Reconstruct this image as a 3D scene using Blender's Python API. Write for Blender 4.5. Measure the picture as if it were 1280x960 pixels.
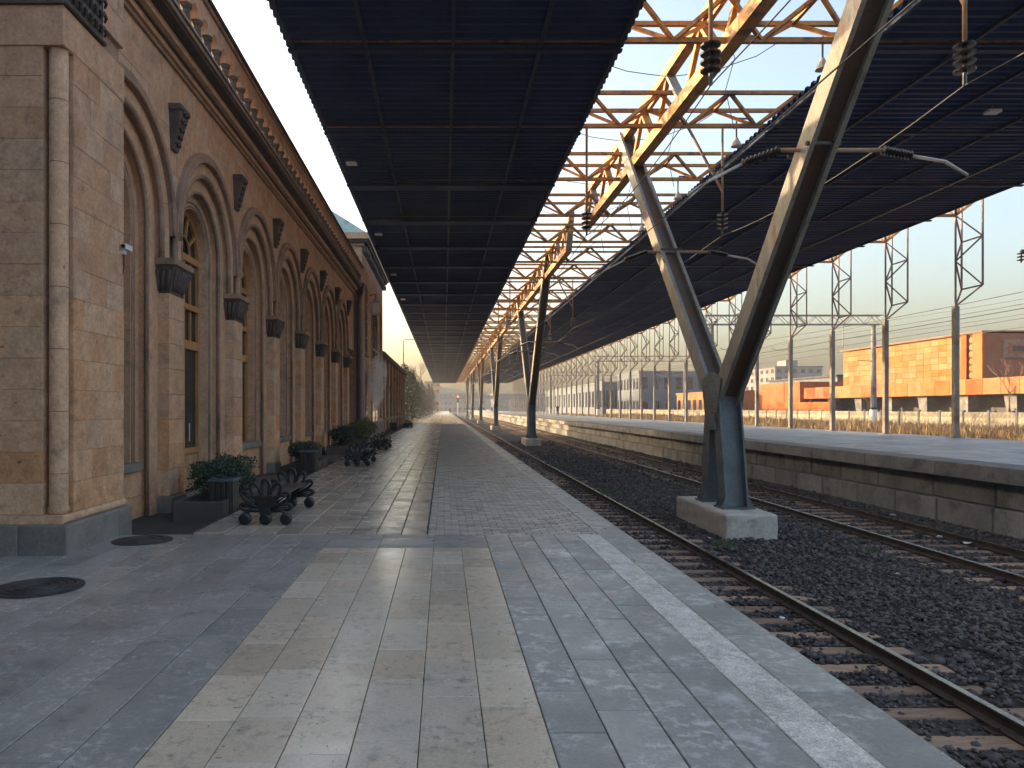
import bpy, bmesh, math, random
import numpy as np
from mathutils import Vector, Matrix, noise as mnoise
R = math.radians
rng = random.Random(7)
nrg = np.random.default_rng(7)
for o in list(bpy.data.objects): bpy.data.objects.remove(o)
S = bpy.context.scene
COL = S.collection

# ------------------------------------------------------------------ camera, sky, sun, exposure
H = 1.65                                   # eye height above the near platform (platform top is z = 0)
cam = bpy.data.cameras.new('camera'); camo = bpy.data.objects.new('camera', cam); COL.objects.link(camo)
cam.sensor_width = 36; cam.lens = 924/1280*36
cam.shift_x = 85/1280; cam.shift_y = 30/1280
cam.clip_start = 0.1; cam.clip_end = 6000
camo.location = (0, 0, H); camo.rotation_euler = (R(90), 0, 0)
S.camera = camo
SUN_AZ, SUN_EL = -58, 11                   # degrees from +Y (negative = left), elevation
W = bpy.data.worlds.new('World'); S.world = W; W.use_nodes = True
wn = W.node_tree; bgn = wn.nodes['Background']
sky = wn.nodes.new('ShaderNodeTexSky'); sky.sky_type = 'NISHITA'; sky.sun_disc = False
sky.sun_elevation = R(SUN_EL); sky.sun_rotation = R(SUN_AZ)
sky.altitude = 0; sky.air_density = 1.0; sky.dust_density = 7.0; sky.ozone_density = 1.0
wn.links.new(sky.outputs[0], bgn.inputs[0]); bgn.inputs[1].default_value = 0.15
sl = bpy.data.lights.new('sun', 'SUN'); sl.energy = 2.0; sl.angle = R(0.6); sl.color = (1.0, 0.72, 0.42)
slo = bpy.data.objects.new('sun', sl); COL.objects.link(slo)
sd = Vector((math.sin(R(SUN_AZ))*math.cos(R(SUN_EL)), math.cos(R(SUN_AZ))*math.cos(R(SUN_EL)), math.sin(R(SUN_EL))))
slo.rotation_euler = sd.to_track_quat('Z', 'Y').to_euler(); slo.location = sd*60
S.view_settings.view_transform = 'Standard'; S.view_settings.look = 'None'
S.view_settings.exposure = 2.2; S.view_settings.gamma = 1
S.view_settings.use_curve_mapping = False
S.render.engine = 'CYCLES'
S.cycles.max_bounces = 6; S.cycles.diffuse_bounces = 4; S.cycles.glossy_bounces = 3
S.cycles.volume_bounces = 3; S.cycles.transparent_max_bounces = 8
S.cycles.volume_step_rate = 4

# ------------------------------------------------------------------ materials
MATS = {}
def mat(name, c1, c2, scale=2.0, rough=(0.6, 0.9), bump=0.25, bscale=30.0, var=0.0, fine=0.25, metallic=0.0,
        stain=None, stain_t=(0.52, 0.66), stain_scale=1.2, island=False, stretch=(1, 1, 1), hue=0.0, spec=0.5, pits=0.0, blotch=None, scuff=None):
    if name in MATS: return MATS[name]
    m = bpy.data.materials.new(name); m.use_nodes = True; MATS[name] = m
    nt = m.node_tree; N = nt.nodes.new; L = nt.links.new
    b = nt.nodes['Principled BSDF']
    geo = N('ShaderNodeNewGeometry')
    oi = N('ShaderNodeObjectInfo')
    rnd = geo.outputs['Random Per Island'] if island else oi.outputs['Random']
    mp = N('ShaderNodeMapping'); mp.inputs['Scale'].default_value = stretch
    L(geo.outputs['Position'], mp.inputs['Vector'])
    if var > 0:                             # each piece sees another stretch of the pattern
        off = N('ShaderNodeVectorMath'); off.operation = 'SCALE'; off.inputs[0].default_value = (37.0, 91.0, 53.0)
        L(rnd, off.inputs['Scale']); L(off.outputs[0], mp.inputs['Location'])
    vec = mp.outputs[0]
    mpw = N('ShaderNodeMapping'); mpw.inputs['Scale'].default_value = stretch; L(geo.outputs['Position'], mpw.inputs['Vector'])
    def noi(sc, det=5, ro=0.6, world=False):
        n = N('ShaderNodeTexNoise'); n.inputs['Scale'].default_value = sc; n.inputs['Detail'].default_value = det
        n.inputs['Roughness'].default_value = ro; L(mpw.outputs[0] if world else vec, n.inputs['Vector']); return n.outputs['Fac']
    def ramp(f, a, c, lo=0.0, hi=1.0):
        r = N('ShaderNodeMapRange'); r.inputs[1].default_value = a; r.inputs[2].default_value = c
        r.inputs[3].default_value = lo; r.inputs[4].default_value = hi; L(f, r.inputs[0]); return r.outputs[0]
    def mix(f, a, c, blend='MIX'):
        x = N('ShaderNodeMix'); x.data_type = 'RGBA'; x.blend_type = blend
        if hasattr(f, 'links'): L(f, x.inputs[0])
        else: x.inputs[0].default_value = f
        for s, v in ((6, a), (7, c)):
            if isinstance(v, tuple): x.inputs[s].default_value = (*v, 1)
            else: L(v, x.inputs[s])
        return x.outputs[2]
    n1 = noi(scale)
    col = mix(ramp(n1, 0.32, 0.68), c1, c2)
    if blotch: col = mix(ramp(noi(stain_scale*0.45, 3), 0.48, 0.62), col, blotch)
    if stain: col = mix(ramp(noi(stain_scale, 6, 0.68, True), *stain_t), col, stain)
    if scuff:                               # small worn marks, (colour, low, high, scale)
        a_ = ramp(noi(scuff[3], 7, 0.75, True), scuff[1], scuff[2]); b_ = ramp(noi(scuff[3]*0.16, 3, 0.6, True), 0.42, 0.58)
        mm_ = N('ShaderNodeMath'); mm_.operation = 'MULTIPLY'; L(a_, mm_.inputs[0]); L(b_, mm_.inputs[1])
        col = mix(mm_.outputs[0], col, scuff[0])
    nf = noi(bscale, 4, 0.7)
    if fine > 0:
        g = ramp(nf, 0.25, 0.75, 1-fine, 1+fine)
        hs0 = N('ShaderNodeHueSaturation'); L(g, hs0.inputs['Value']); L(col, hs0.inputs['Color']); col = hs0.outputs[0]
    hgt = nf
    if pits > 0:
        v = N('ShaderNodeTexNoise'); v.inputs['Scale'].default_value = bscale*0.7; v.inputs['Detail'].default_value = 3; L(vec, v.inputs['Vector'])
        pm_ = ramp(v.outputs['Fac'], 0.66, 0.72)
        mk = N('ShaderNodeMath'); mk.operation = 'MULTIPLY'; L(pm_, mk.inputs[0]); L(ramp(noi(scale*1.7, 3), 0.45, 0.6), mk.inputs[1])
        sc_ = N('ShaderNodeMath'); sc_.operation = 'MULTIPLY'; L(mk.outputs[0], sc_.inputs[0]); sc_.inputs[1].default_value = pits
        col = mix(sc_.outputs[0], col, (0.03, 0.025, 0.02))
    if var > 0:
        hs = N('ShaderNodeHueSaturation'); L(ramp(rnd, 0, 1, 1-var, 1+var), hs.inputs['Value'])
        if hue > 0:
            ml = N('ShaderNodeMath'); ml.operation = 'MULTIPLY'; ml.inputs[1].default_value = 7.31; L(rnd, ml.inputs[0])
            fr = N('ShaderNodeMath'); fr.operation = 'FRACT'; L(ml.outputs[0], fr.inputs[0])
            L(ramp(fr.outputs[0], 0, 1, 0.5-hue, 0.5+hue), hs.inputs['Hue'])
            L(ramp(fr.outputs[0], 0, 1, 1.10, 0.88), hs.inputs['Saturation'])
        L(col, hs.inputs['Color']); col = hs.outputs[0]
    L(col, b.inputs['Base Color'])
    L(ramp(n1, 0.3, 0.7, rough[0], rough[1]), b.inputs['Roughness'])
    b.inputs['Metallic'].default_value = metallic
    b.inputs['Specular IOR Level'].default_value = spec
    if bump > 0:
        bp = N('ShaderNodeBump'); bp.inputs['Strength'].default_value = bump; bp.inputs['Distance'].default_value = 0.02
        L(hgt, bp.inputs['Height']); L(bp.outputs[0], b.inputs['Normal'])
    return m

M = {}
M['tuff'] = mat('facade_tuff', (0.57, 0.355, 0.225), (0.45, 0.275, 0.172), 4.0, (0.75, 0.95), 0.4, 22, var=0.055, hue=0.003, stain=(0.20, 0.14, 0.105), stain_t=(0.58, 0.85), scuff=((0.20, 0.135, 0.095), 0.5, 0.75, 6), pits=0.55)
M['tuff_warm'] = mat('warm_tuff', (0.63, 0.365, 0.205), (0.50, 0.28, 0.155), 4.0, (0.75, 0.95), 0.45, 22, var=0.07, hue=0.004, stain=(0.24, 0.155, 0.10), stain_t=(0.58, 0.85), scuff=((0.20, 0.125, 0.08), 0.5, 0.75, 6), pits=0.7)
M['tuff_moulding'] = mat('moulding_tuff', (0.37, 0.235, 0.16), (0.25, 0.16, 0.115), 3.2, (0.7, 0.92), 0.3, 30, var=0.05, stain=(0.09, 0.075, 0.068), stain_t=(0.5, 0.72))
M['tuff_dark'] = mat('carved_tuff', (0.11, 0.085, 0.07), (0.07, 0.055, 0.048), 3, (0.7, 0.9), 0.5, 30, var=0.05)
M['plinth'] = mat('plinth_stone', (0.235, 0.21, 0.185), (0.155, 0.14, 0.125), 2.5, (0.6, 0.85), 0.3, 30, var=0.15, stain=(0.35, 0.33, 0.3), stain_t=(0.62, 0.75))
M['slate'] = mat('slate_paving', (0.325, 0.305, 0.275), (0.24, 0.228, 0.208), 1.3, (0.22, 0.42), 0.10, 38, var=0.13, fine=0.18, scuff=((0.47, 0.455, 0.43), 0.50, 0.62, 15), stain=(0.15, 0.145, 0.14), stain_t=(0.54, 0.74), stain_scale=2.6)
M['slate_lime'] = mat('slate_paving_with_lime', (0.335, 0.32, 0.285), (0.245, 0.236, 0.213), 1.3, (0.22, 0.45), 0.10, 38, var=0.13, fine=0.18, scuff=((0.56, 0.54, 0.49), 0.49, 0.60, 12), stain=(0.55, 0.53, 0.49), stain_t=(0.56, 0.66), stain_scale=1.7)
M['travertine'] = mat('travertine_paving', (0.66, 0.54, 0.405), (0.55, 0.445, 0.33), 2.6, (0.10, 0.30), 0.05, 55, var=0.12, spec=0.75, fine=0.16, scuff=((0.27, 0.225, 0.18), 0.50, 0.68, 13), hue=0.004, pits=1.0, stain=(0.28, 0.25, 0.22), stain_t=(0.58, 0.78), stain_scale=3.5)
M['terrazzo'] = mat('speckled_white_stone', (0.70, 0.64, 0.56), (0.52, 0.47, 0.41), 9, (0.4, 0.6), 0.3, 70, var=0.1, fine=0.6, pits=1.0, scuff=((0.34, 0.31, 0.27), 0.50, 0.64, 16), stain=(0.36, 0.33, 0.29), stain_t=(0.5, 0.7), stain_scale=4)
M['tile'] = mat('walkway_tile', (0.46, 0.39, 0.305), (0.36, 0.305, 0.24), 2.0, (0.15, 0.34), 0.06, 40, var=0.2, spec=0.8, fine=0.2, hue=0.004, stain=(0.14, 0.13, 0.125), stain_t=(0.54, 0.72))
M['tile_many'] = mat('walkway_tile_far', (0.46, 0.39, 0.305), (0.36, 0.305, 0.24), 2.0, (0.15, 0.34), 0.06, 40, var=0.2, spec=0.8, fine=0.2, island=True)
M['sett'] = mat('small_brick_paver', (0.44, 0.38, 0.31), (0.32, 0.28, 0.235), 2.0, (0.26, 0.48), 0.35, 45, var=0.3, fine=0.25, hue=0.004, island=True)
M['joint'] = mat('joint_mortar', (0.05, 0.046, 0.042), (0.085, 0.08, 0.07), 3, (0.8, 0.95), 0.3, 40)
M['asphalt'] = mat('dark_apron', (0.07, 0.07, 0.072), (0.05, 0.05, 0.052), 2, (0.6, 0.85), 0.4, 50)
M['concrete'] = mat('platform_concrete', (0.26, 0.25, 0.235), (0.17, 0.165, 0.16), 1.4, (0.7, 0.95), 0.4, 22, var=0.22, hue=0.004, stain=(0.09, 0.085, 0.08), stain_t=(0.52, 0.7))  # tone lowered evenly to deepen the shadow under the far platform's coping
M['concrete_pale'] = mat('pale_concrete', (0.62, 0.55, 0.46), (0.47, 0.41, 0.34), 2.2, (0.7, 0.95), 0.4, 22, stain=(0.27, 0.19, 0.13), stain_t=(0.55, 0.72))
M['farpave'] = mat('far_platform_paving', (0.33, 0.335, 0.34), (0.24, 0.245, 0.25), 0.8, (0.4, 0.6), 0.2, 12, stain=(0.4, 0.4, 0.4), var=0.12, stain_t=(0.55, 0.75))
M['ballast_ground'] = mat('ballast_bed', (0.075, 0.058, 0.05), (0.035, 0.028, 0.026), 5, (0.85, 1.0), 1.0, 26, fine=0.6)
M['ballast'] = mat('ballast_stone', (0.13, 0.103, 0.092), (0.065, 0.051, 0.048), 3, (0.75, 0.95), 0.3, 40, var=0.65, hue=0.03, island=True)
M['sleeper'] = mat('sleeper_wood', (0.44, 0.275, 0.175), (0.27, 0.17, 0.115), 4, (0.75, 0.95), 0.5, 20, var=0.3, stretch=(1, 6, 6))
M['rail_rust'] = mat('rusty_rail', (0.075, 0.045, 0.032), (0.04, 0.026, 0.02), 5, (0.6, 0.85), 0.3, 30)
M['rail_head'] = mat('polished_rail_head', (0.42, 0.38, 0.33), (0.3, 0.27, 0.23), 3, (0.22, 0.36), 0.1, 30, metallic=0.9)
M['sheet'] = mat('navy_corrugated_sheet', (0.004, 0.027, 0.11), (0.003, 0.019, 0.078), 0.5, (0.4, 0.6), 0.1, 14, fine=0.3, spec=0.1, stain=(0.012, 0.03, 0.075), stain_t=(0.6, 0.8), stain_scale=0.7)
M['rib'] = mat('canopy_rib_steel', (0.008, 0.024, 0.07), (0.006, 0.018, 0.055), 1.5, (0.4, 0.6), 0.2, 20, var=0.2, spec=0.15)
M['ochre'] = mat('ochre_painted_steel', (0.50, 0.235, 0.045), (0.38, 0.155, 0.03), 2.5, (0.45, 0.7), 0.25, 25, var=0.15, stain=(0.14, 0.06, 0.028), stain_t=(0.5, 0.64), stain_scale=3)
M['rustred'] = mat('rust_red_steel', (0.40, 0.175, 0.045), (0.28, 0.115, 0.035), 2.5, (0.5, 0.75), 0.25, 25, var=0.15, stain=(0.11, 0.05, 0.03))
M['vsteel'] = mat('weathered_grey_paint', (0.30, 0.275, 0.235), (0.215, 0.2, 0.175), 1.2, (0.45, 0.7), 0.2, 25, stain=(0.24, 0.125, 0.06), stain_t=(0.54, 0.68), stain_scale=2.2, scuff=((0.13, 0.10, 0.08), 0.48, 0.66, 8), stretch=(1, 1, 0.35))
M['vsteel_rust'] = mat('rusted_web_paint', (0.12, 0.095, 0.08), (0.14, 0.075, 0.042), 1.2, (0.5, 0.75), 0.25, 25, stain=(0.2, 0.085, 0.035), stretch=(1, 1, 0.3))
M['vblue'] = mat('blue_grey_paint', (0.135, 0.145, 0.15), (0.09, 0.10, 0.105), 2, (0.4, 0.65), 0.2, 25, stain=(0.23, 0.15, 0.09), stain_t=(0.6, 0.72))
M['mast'] = mat('taupe_mast_paint', (0.30, 0.265, 0.235), (0.22, 0.195, 0.175), 1.5, (0.5, 0.75), 0.2, 20, var=0.1, stain=(0.2, 0.11, 0.07))
M['plum'] = mat('rust_plum_lattice', (0.33, 0.19, 0.14), (0.23, 0.14, 0.11), 2.0, (0.5, 0.75), 0.2, 20, var=0.15)
M['black'] = mat('black_cast_iron', (0.006, 0.006, 0.007), (0.010, 0.010, 0.012), 4, (0.25, 0.45), 0.15, 40)
M['slat'] = mat('black_lacquered_wood', (0.035, 0.028, 0.025), (0.022, 0.018, 0.017), 3, (0.28, 0.45), 0.2, 20, var=0.2, stretch=(6, 1, 6))
M['insul'] = mat('dark_porcelain', (0.03, 0.02, 0.018), (0.02, 0.014, 0.013), 4, (0.15, 0.25), 0, 20)
M['wire'] = mat('copper_wire', (0.03, 0.026, 0.024), (0.02, 0.018, 0.018), 4, (0.5, 0.6), 0, 20)
M['tube'] = mat('rusty_tube', (0.40, 0.24, 0.15), (0.27, 0.15, 0.09), 4, (0.5, 0.7), 0.2, 20)
M['tube_pale'] = mat('galvanised_tube', (0.5, 0.47, 0.43), (0.36, 0.33, 0.3), 4, (0.4, 0.6), 0.1, 20)
M['wood'] = mat('honey_wood', (0.46, 0.235, 0.085), (0.34, 0.16, 0.055), 3, (0.35, 0.55), 0.2, 20, var=0.08, stretch=(4, 4, 0.6))
M['panel_wood'] = mat('worn_door_wood', (0.40, 0.235, 0.12), (0.24, 0.15, 0.09), 2.5, (0.45, 0.7), 0.3, 20, stretch=(4, 4, 0.6), stain=(0.10, 0.08, 0.06))
M['patina'] = mat('verdigris_copper', (0.22, 0.33, 0.30), (0.30, 0.40, 0.37), 1.5, (0.5, 0.75), 0.2, 15, stain=(0.14, 0.18, 0.17))
M['zinc'] = mat('blue_zinc_pipe', (0.07, 0.10, 0.13), (0.05, 0.07, 0.09), 2, (0.35, 0.55), 0.15, 20)
M['pale_pipe'] = mat('pale_pipe', (0.5, 0.5, 0.5), (0.4, 0.4, 0.4), 2, (0.4, 0.6), 0.1, 20)
M['whitepaint'] = mat('white_paint', (0.75, 0.74, 0.70), (0.62, 0.61, 0.58), 3, (0.4, 0.6), 0.1, 30)
M['soil'] = mat('dark_soil', (0.06, 0.05, 0.042), (0.035, 0.03, 0.026), 4, (0.85, 1), 0.8, 30)
M['planter'] = mat('planter_stone', (0.10, 0.075, 0.068), (0.07, 0.055, 0.05), 2.5, (0.55, 0.8), 0.3, 30, var=0.1)
M['iron'] = mat('manhole_iron', (0.045, 0.042, 0.04), (0.028, 0.026, 0.026), 6, (0.4, 0.65), 0.5, 40)
M['field'] = mat('dry_field', (0.30, 0.215, 0.12), (0.19, 0.135, 0.08), 0.6, (0.85, 1), 0.8, 8, fine=0.4)
M['grassblade'] = mat('dry_grass', (0.42, 0.29, 0.14), (0.27, 0.17, 0.085), 0.5, (0.7, 0.9), 0, 20, var=0.3, island=True)
M['scrub'] = mat('brown_scrub', (0.25, 0.145, 0.085), (0.16, 0.09, 0.055), 1.0, (0.8, 0.95), 0, 20, var=0.35, island=True)
M['weed'] = mat('green_weed', (0.10, 0.15, 0.04), (0.06, 0.10, 0.03), 3, (0.6, 0.8), 0, 20, var=0.3, island=True)
M['leaf'] = mat('box_leaf', (0.035, 0.065, 0.035), (0.02, 0.042, 0.024), 6, (0.45, 0.65), 0, 20, var=0.45, hue=0.02, island=True)
M['leaf_yellow'] = mat('yellow_green_leaf', (0.13, 0.15, 0.03), (0.075, 0.10, 0.025), 6, (0.5, 0.7), 0, 20, var=0.45, hue=0.02, island=True)
M['needle'] = mat('conifer_leaf', (0.045, 0.062, 0.045), (0.028, 0.042, 0.034), 1.0, (0.6, 0.8), 0, 20, var=0.45, hue=0.02, island=True)
M['greyleaf'] = mat('olive_grey_leaf', (0.055, 0.078, 0.055), (0.036, 0.052, 0.040), 1.0, (0.6, 0.8), 0, 20, var=0.4, hue=0.02, island=True)
M['bark'] = mat('bark', (0.11, 0.08, 0.06), (0.07, 0.05, 0.04), 5, (0.8, 0.95), 0.6, 20)
M['orange'] = mat('orange_tuff', (0.40, 0.115, 0.016), (0.30, 0.08, 0.013), 0.5, (0.7, 0.9), 0.2, 6, var=0.14, hue=0.008)
M['ochretuff'] = mat('ochre_tuff', (0.33, 0.135, 0.03), (0.25, 0.098, 0.022), 0.4, (0.7, 0.9), 0.2, 6, var=0.14, hue=0.004)
M['redtuff'] = mat('red_brown_tuff', (0.34, 0.13, 0.055), (0.26, 0.095, 0.045), 0.5, (0.7, 0.9), 0.2, 6, var=0.1)
M['greywall'] = mat('grey_render', (0.18, 0.175, 0.18), (0.14, 0.138, 0.145), 0.3, (0.8, 0.95), 0.1, 4)
M['bluewall'] = mat('blue_grey_render', (0.10, 0.122, 0.15), (0.078, 0.098, 0.122), 0.3, (0.7, 0.9), 0.1, 4)
M['darkopen'] = mat('dark_opening', (0.03, 0.03, 0.032), (0.02, 0.02, 0.022), 1, (0.6, 0.8), 0, 4)
M['fence'] = mat('fence_concrete', (0.50, 0.42, 0.30), (0.40, 0.33, 0.235), 1, (0.8, 0.95), 0.3, 10, var=0.12)
M['hill'] = mat('hazy_hill', (0.13, 0.13, 0.12), (0.10, 0.10, 0.095), 0.02, (0.9, 1), 0, 1)
M['cloth'] = mat('dark_clothing', (0.02, 0.021, 0.026), (0.03, 0.03, 0.035), 5, (0.8, 0.95), 0, 20)
M['trousers'] = mat('grey_trousers', (0.05, 0.055, 0.07), (0.04, 0.044, 0.055), 5, (0.8, 0.95), 0, 20)
M['skin'] = mat('skin', (0.45, 0.28, 0.2), (0.4, 0.25, 0.18), 5, (0.5, 0.6), 0, 20)
M['hair'] = mat('dark_hair', (0.02, 0.015, 0.012), (0.03, 0.02, 0.016), 5, (0.5, 0.6), 0, 20)
M['paper'] = mat('crumpled_paper', (0.78, 0.76, 0.72), (0.65, 0.63, 0.6), 8, (0.7, 0.9), 0.2, 30)

g = bpy.data.materials.new('window_glass'); g.use_nodes = True; M['glass'] = g
_b = g.node_tree.nodes['Principled BSDF']
_b.inputs['Base Color'].default_value = (0.012, 0.016, 0.022, 1); _b.inputs['Roughness'].default_value = 0.06
_b.inputs['Specular IOR Level'].default_value = 0.7
g = bpy.data.materials.new('red_signal_light'); g.use_nodes = True; M['redlamp'] = g
_b = g.node_tree.nodes['Principled BSDF']; _b.inputs['Base Color'].default_value = (0.6, 0.02, 0.01, 1)
_b.inputs['Emission Color'].default_value = (1, 0.05, 0.02, 1); _b.inputs['Emission Strength'].default_value = 6

# ------------------------------------------------------------------ mesh helpers
ROOT = {}
class MB:
    def __init__(s): s.v = []; s.f = []
    def add(s, vs, fs):
        n = len(s.v); s.v += [tuple(p) for p in vs]; s.f += [tuple(i+n for i in f) for f in fs]; return s
    def box(s, x0, x1, y0, y1, z0, z1):
        return s.add([(x0,y0,z0),(x1,y0,z0),(x1,y1,z0),(x0,y1,z0),(x0,y0,z1),(x1,y0,z1),(x1,y1,z1),(x0,y1,z1)],
                     [(0,3,2,1),(4,5,6,7),(0,1,5,4),(1,2,6,5),(2,3,7,6),(3,0,4,7)])
    def cbox(s, x0, x1, y0, y1, z0, z1, face='z', c=0.006):
        """box whose face in +x, -y or +z direction has chamfered edges"""
        if face == 'z': mp = lambda u, v, w: (u, v, w); u0,u1,v0,v1,w0,w1 = x0,x1,y0,y1,z0,z1
        elif face == 'x': mp = lambda u, v, w: (w, u, v); u0,u1,v0,v1,w0,w1 = y0,y1,z0,z1,x0,x1
        elif face == '-x': mp = lambda u, v, w: (-w, -u, v); u0,u1,v0,v1,w0,w1 = -y1,-y0,z0,z1,-x1,-x0
        else: mp = lambda u, v, w: (u, -w, v); u0,u1,v0,v1,w0,w1 = x0,x1,z0,z1,-y1,-y0
        P = []
        for w, d in ((w0, 0), (w1-c, 0), (w1, c)):
            P += [mp(u0+d,v0+d,w), mp(u1-d,v0+d,w), mp(u1-d,v1-d,w), mp(u0+d,v1-d,w)]
        F = [(0,3,2,1), (8,9,10,11)]
        for k in (0, 4):
            for i in range(4): j = (i+1) % 4; F.append((k+i, k+j, k+4+j, k+4+i))
        return s.add(P, F)
    def bar(s, a, b, w, h, up=(0, 0, 1)):
        a, b = Vector(a), Vector(b); d = (b-a).normalized(); up = Vector(up)
        if abs(d.dot(up)) > 0.98: up = Vector((1, 0, 0))
        x = d.cross(up).normalized()*w/2; y = x.cross(d).normalized()*h/2
        P = [a-x-y, a+x-y, a+x+y, a-x+y, b-x-y, b+x-y, b+x+y, b-x+y]
        return s.add(P, [(3,2,1,0),(4,5,6,7),(0,1,5,4),(1,2,6,5),(2,3,7,6),(3,0,4,7)])
    def tube(s, pts, r, n=6, closed=False, cap=True):
        pts = [Vector(p) for p in pts]; m = len(pts)
        rs = r if isinstance(r, (list, tuple)) else [r]*m
        base = len(s.v); ref = None
        for i, p in enumerate(pts):
            if closed: d = pts[(i+1) % m]-pts[i-1]
            else: d = pts[min(i+1, m-1)]-pts[max(i-1, 0)]
            d.normalize()
            if ref is None:
                ref = Vector((0, 0, 1)) if abs(d.z) < 0.9 else Vector((1, 0, 0))
            u = d.cross(ref).normalized(); w = u.cross(d).normalized(); ref = w
            for k in range(n):
                a = 2*math.pi*k/n
                s.v.append(tuple(p+(u*math.cos(a)+w*math.sin(a))*rs[i]))
        for i in range(m if closed else m-1):
            j = (i+1) % m
            for k in range(n):
                l = (k+1) % n
                s.f.append((base+i*n+k, base+i*n+l, base+j*n+l, base+j*n+k))
        if cap and not closed:
            s.f.append(tuple(base+k for k in range(n))[::-1]); s.f.append(tuple(base+(m-1)*n+k for k in range(n)))
        return s
    def lathe(s, prof, n=12, c=(0, 0, 0), axis='z'):
        base = len(s.v); m = len(prof)
        for r, z in prof:
            for k in range(n):
                a = 2*math.pi*k/n; p = (r*math.cos(a), r*math.sin(a), z)
                if axis == 'y': p = (p[0], p[2], p[1])
                if axis == 'x': p = (p[2], p[0], p[1])
                s.v.append((p[0]+c[0], p[1]+c[1], p[2]+c[2]))
        for i in range(m-1):
            for k in range(n):
                l = (k+1) % n; s.f.append((base+i*n+k, base+i*n+l, base+(i+1)*n+l, base+(i+1)*n+k))
        s.f.append(tuple(base+k for k in range(n))[::-1]); s.f.append(tuple(base+(m-1)*n+k for k in range(n)))
        return s
    def prism(s, poly, x0, x1, axis='x'):
        """polygon in (y,z) extruded along x (or (x,z) along y, (x,y) along z)"""
        n = len(poly)
        f = {'x': lambda p, t: (t, p[0], p[1]), 'y': lambda p, t: (p[0], t, p[1]), 'z': lambda p, t: (p[0], p[1], t)}[axis]
        P = [f(p, x0) for p in poly]+[f(p, x1) for p in poly]
        F = [tuple(range(n))[::-1], tuple(range(n, 2*n))]+[(i, (i+1) % n, n+(i+1) % n, n+i) for i in range(n)]
        return s.add(P, F)
    def build(s, name, m, parent=None, smooth=False, kind=None, label=None, cat=None, group=None, recalc=True):
        me = bpy.data.meshes.new(name)
        off = ROOT.get(parent.name, Vector((0, 0, 0))) if parent else Vector((0, 0, 0))
        vs = s.v if off.length == 0 else [(p[0]-off.x, p[1]-off.y, p[2]-off.z) for p in s.v]
        me.from_pydata(vs, [], s.f)
        if recalc:
            bm = bmesh.new(); bm.from_mesh(me); bmesh.ops.recalc_face_normals(bm, faces=bm.faces); bm.to_mesh(me); bm.free()
        for mm in (m if isinstance(m, (list, tuple)) else [m]): me.materials.append(mm)
        if smooth: me.shade_smooth()
        o = bpy.data.objects.new(name, me); COL.objects.link(o)
        if parent: o.parent = parent; ROOT[o.name] = off
        tag(o, label, cat, group, kind)
        return o
def tag(o, label=None, cat=None, group=None, kind=None):
    if label: o['label'] = label
    if cat: o['category'] = cat
    if group: o['group'] = group
    if kind: o['kind'] = kind
    return o
def thing(name, label, cat, loc=(0, 0, 0), group=None):
    o = bpy.data.objects.new(name, None); COL.objects.link(o); o.location = loc; o.empty_display_size = 0.3
    ROOT[o.name] = Vector(loc); return tag(o, label, cat, group)
def copy_tree(o, loc=None, parent=None, label=None, group=None):
    c = o.copy(); COL.objects.link(c)
    if parent: c.parent = parent
    if loc is not None: c.location = loc
    if label: c['label'] = label
    if group: c['group'] = group
    for ch in [x for x in o.children]: copy_tree(ch, None, c)
    return c
def sharp_smooth(o, ang=40):
    me = o.data; me.shade_smooth()
    try: me.set_sharp_from_angle(angle=R(ang))
    except Exception: pass
    return o
ORD = ['first','second','third','fourth','fifth','sixth','seventh','eighth','ninth','tenth','eleventh','twelfth','thirteenth','fourteenth','fifteenth','sixteenth','seventeenth','eighteenth','nineteenth','twentieth']

# ------------------------------------------------------------------ ground, tracks bed, platforms
gb = MB()                                  # ground sheet out to the horizon with the track trench left open beside the platforms
gb.box(-3000, 3000, -400, 5000, -3.0, -1.30)
gb.build('ground', M['field'], kind='structure')
MB().box(2.30, 12.75, -10, 420, -1.29, -1.12).build('track_bed', M['ballast_ground'], kind='structure')
plat = MB().box(-3.4, 2.36, -12, 400, -1.28, -0.022).build('platform', M['joint'], kind='structure')
apron = MB().box(-60, -3.402, -12, 400, -1.28, -0.12).build('building_apron', M['asphalt'], kind='structure')
# platform edge facing the track
MB().box(2.10, 2.355, -12, 400, -1.27, -0.20).build('platform_edge_wall', M['concrete'], plat)

# pavers of the near terrace: each slab a piece
def pave(x0, x1, y0, y1, wid, lens, m, name, gap=0.005, jit=0.003, z=0.0, th=0.05):
    n = max(1, round((x1-x0)/wid)); w = (x1-x0)/n
    for i in range(n):
        y = y0-rng.uniform(0, lens[1])
        while y < y1:
            l = rng.uniform(*lens); a, b = max(y, y0), min(y+l, y1); y += l
            if b-a < 0.06: continue
            dz = rng.uniform(-jit, jit)
            MB().cbox(x0+i*w+gap/2, x0+(i+1)*w-gap/2, a+gap/2, b-gap/2, z-th, z+dz, 'z', 0.004).build(name, m, plat)
YT = 9.65
pave(-1.43, 0.53, 2.6, 8.72, 0.327, (0.45, 0.85), M['travertine'], 'paving_slab', jit=0.0015, gap=0.005)
pave(0.53, 1.73, 2.6, YT, 0.31, (0.5, 0.9), M['slate_lime'], 'paving_slab', jit=0.0015, gap=0.007)
pave(1.73, 2.03, 2.6, YT, 0.30, (0.5, 0.7), M['terrazzo'], 'paving_slab', gap=0.005)
pave(-1.43, 0.53, 8.72, YT, 0.6, (0.4, 0.5), M['slate'], 'paving_slab', jit=0.001, gap=0.003)
pave(-4.9, -1.43, 2.6, YT, 0.335, (0.7, 1.3), M['slate'], 'paving_slab', jit=0.0015, gap=0.007)
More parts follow.
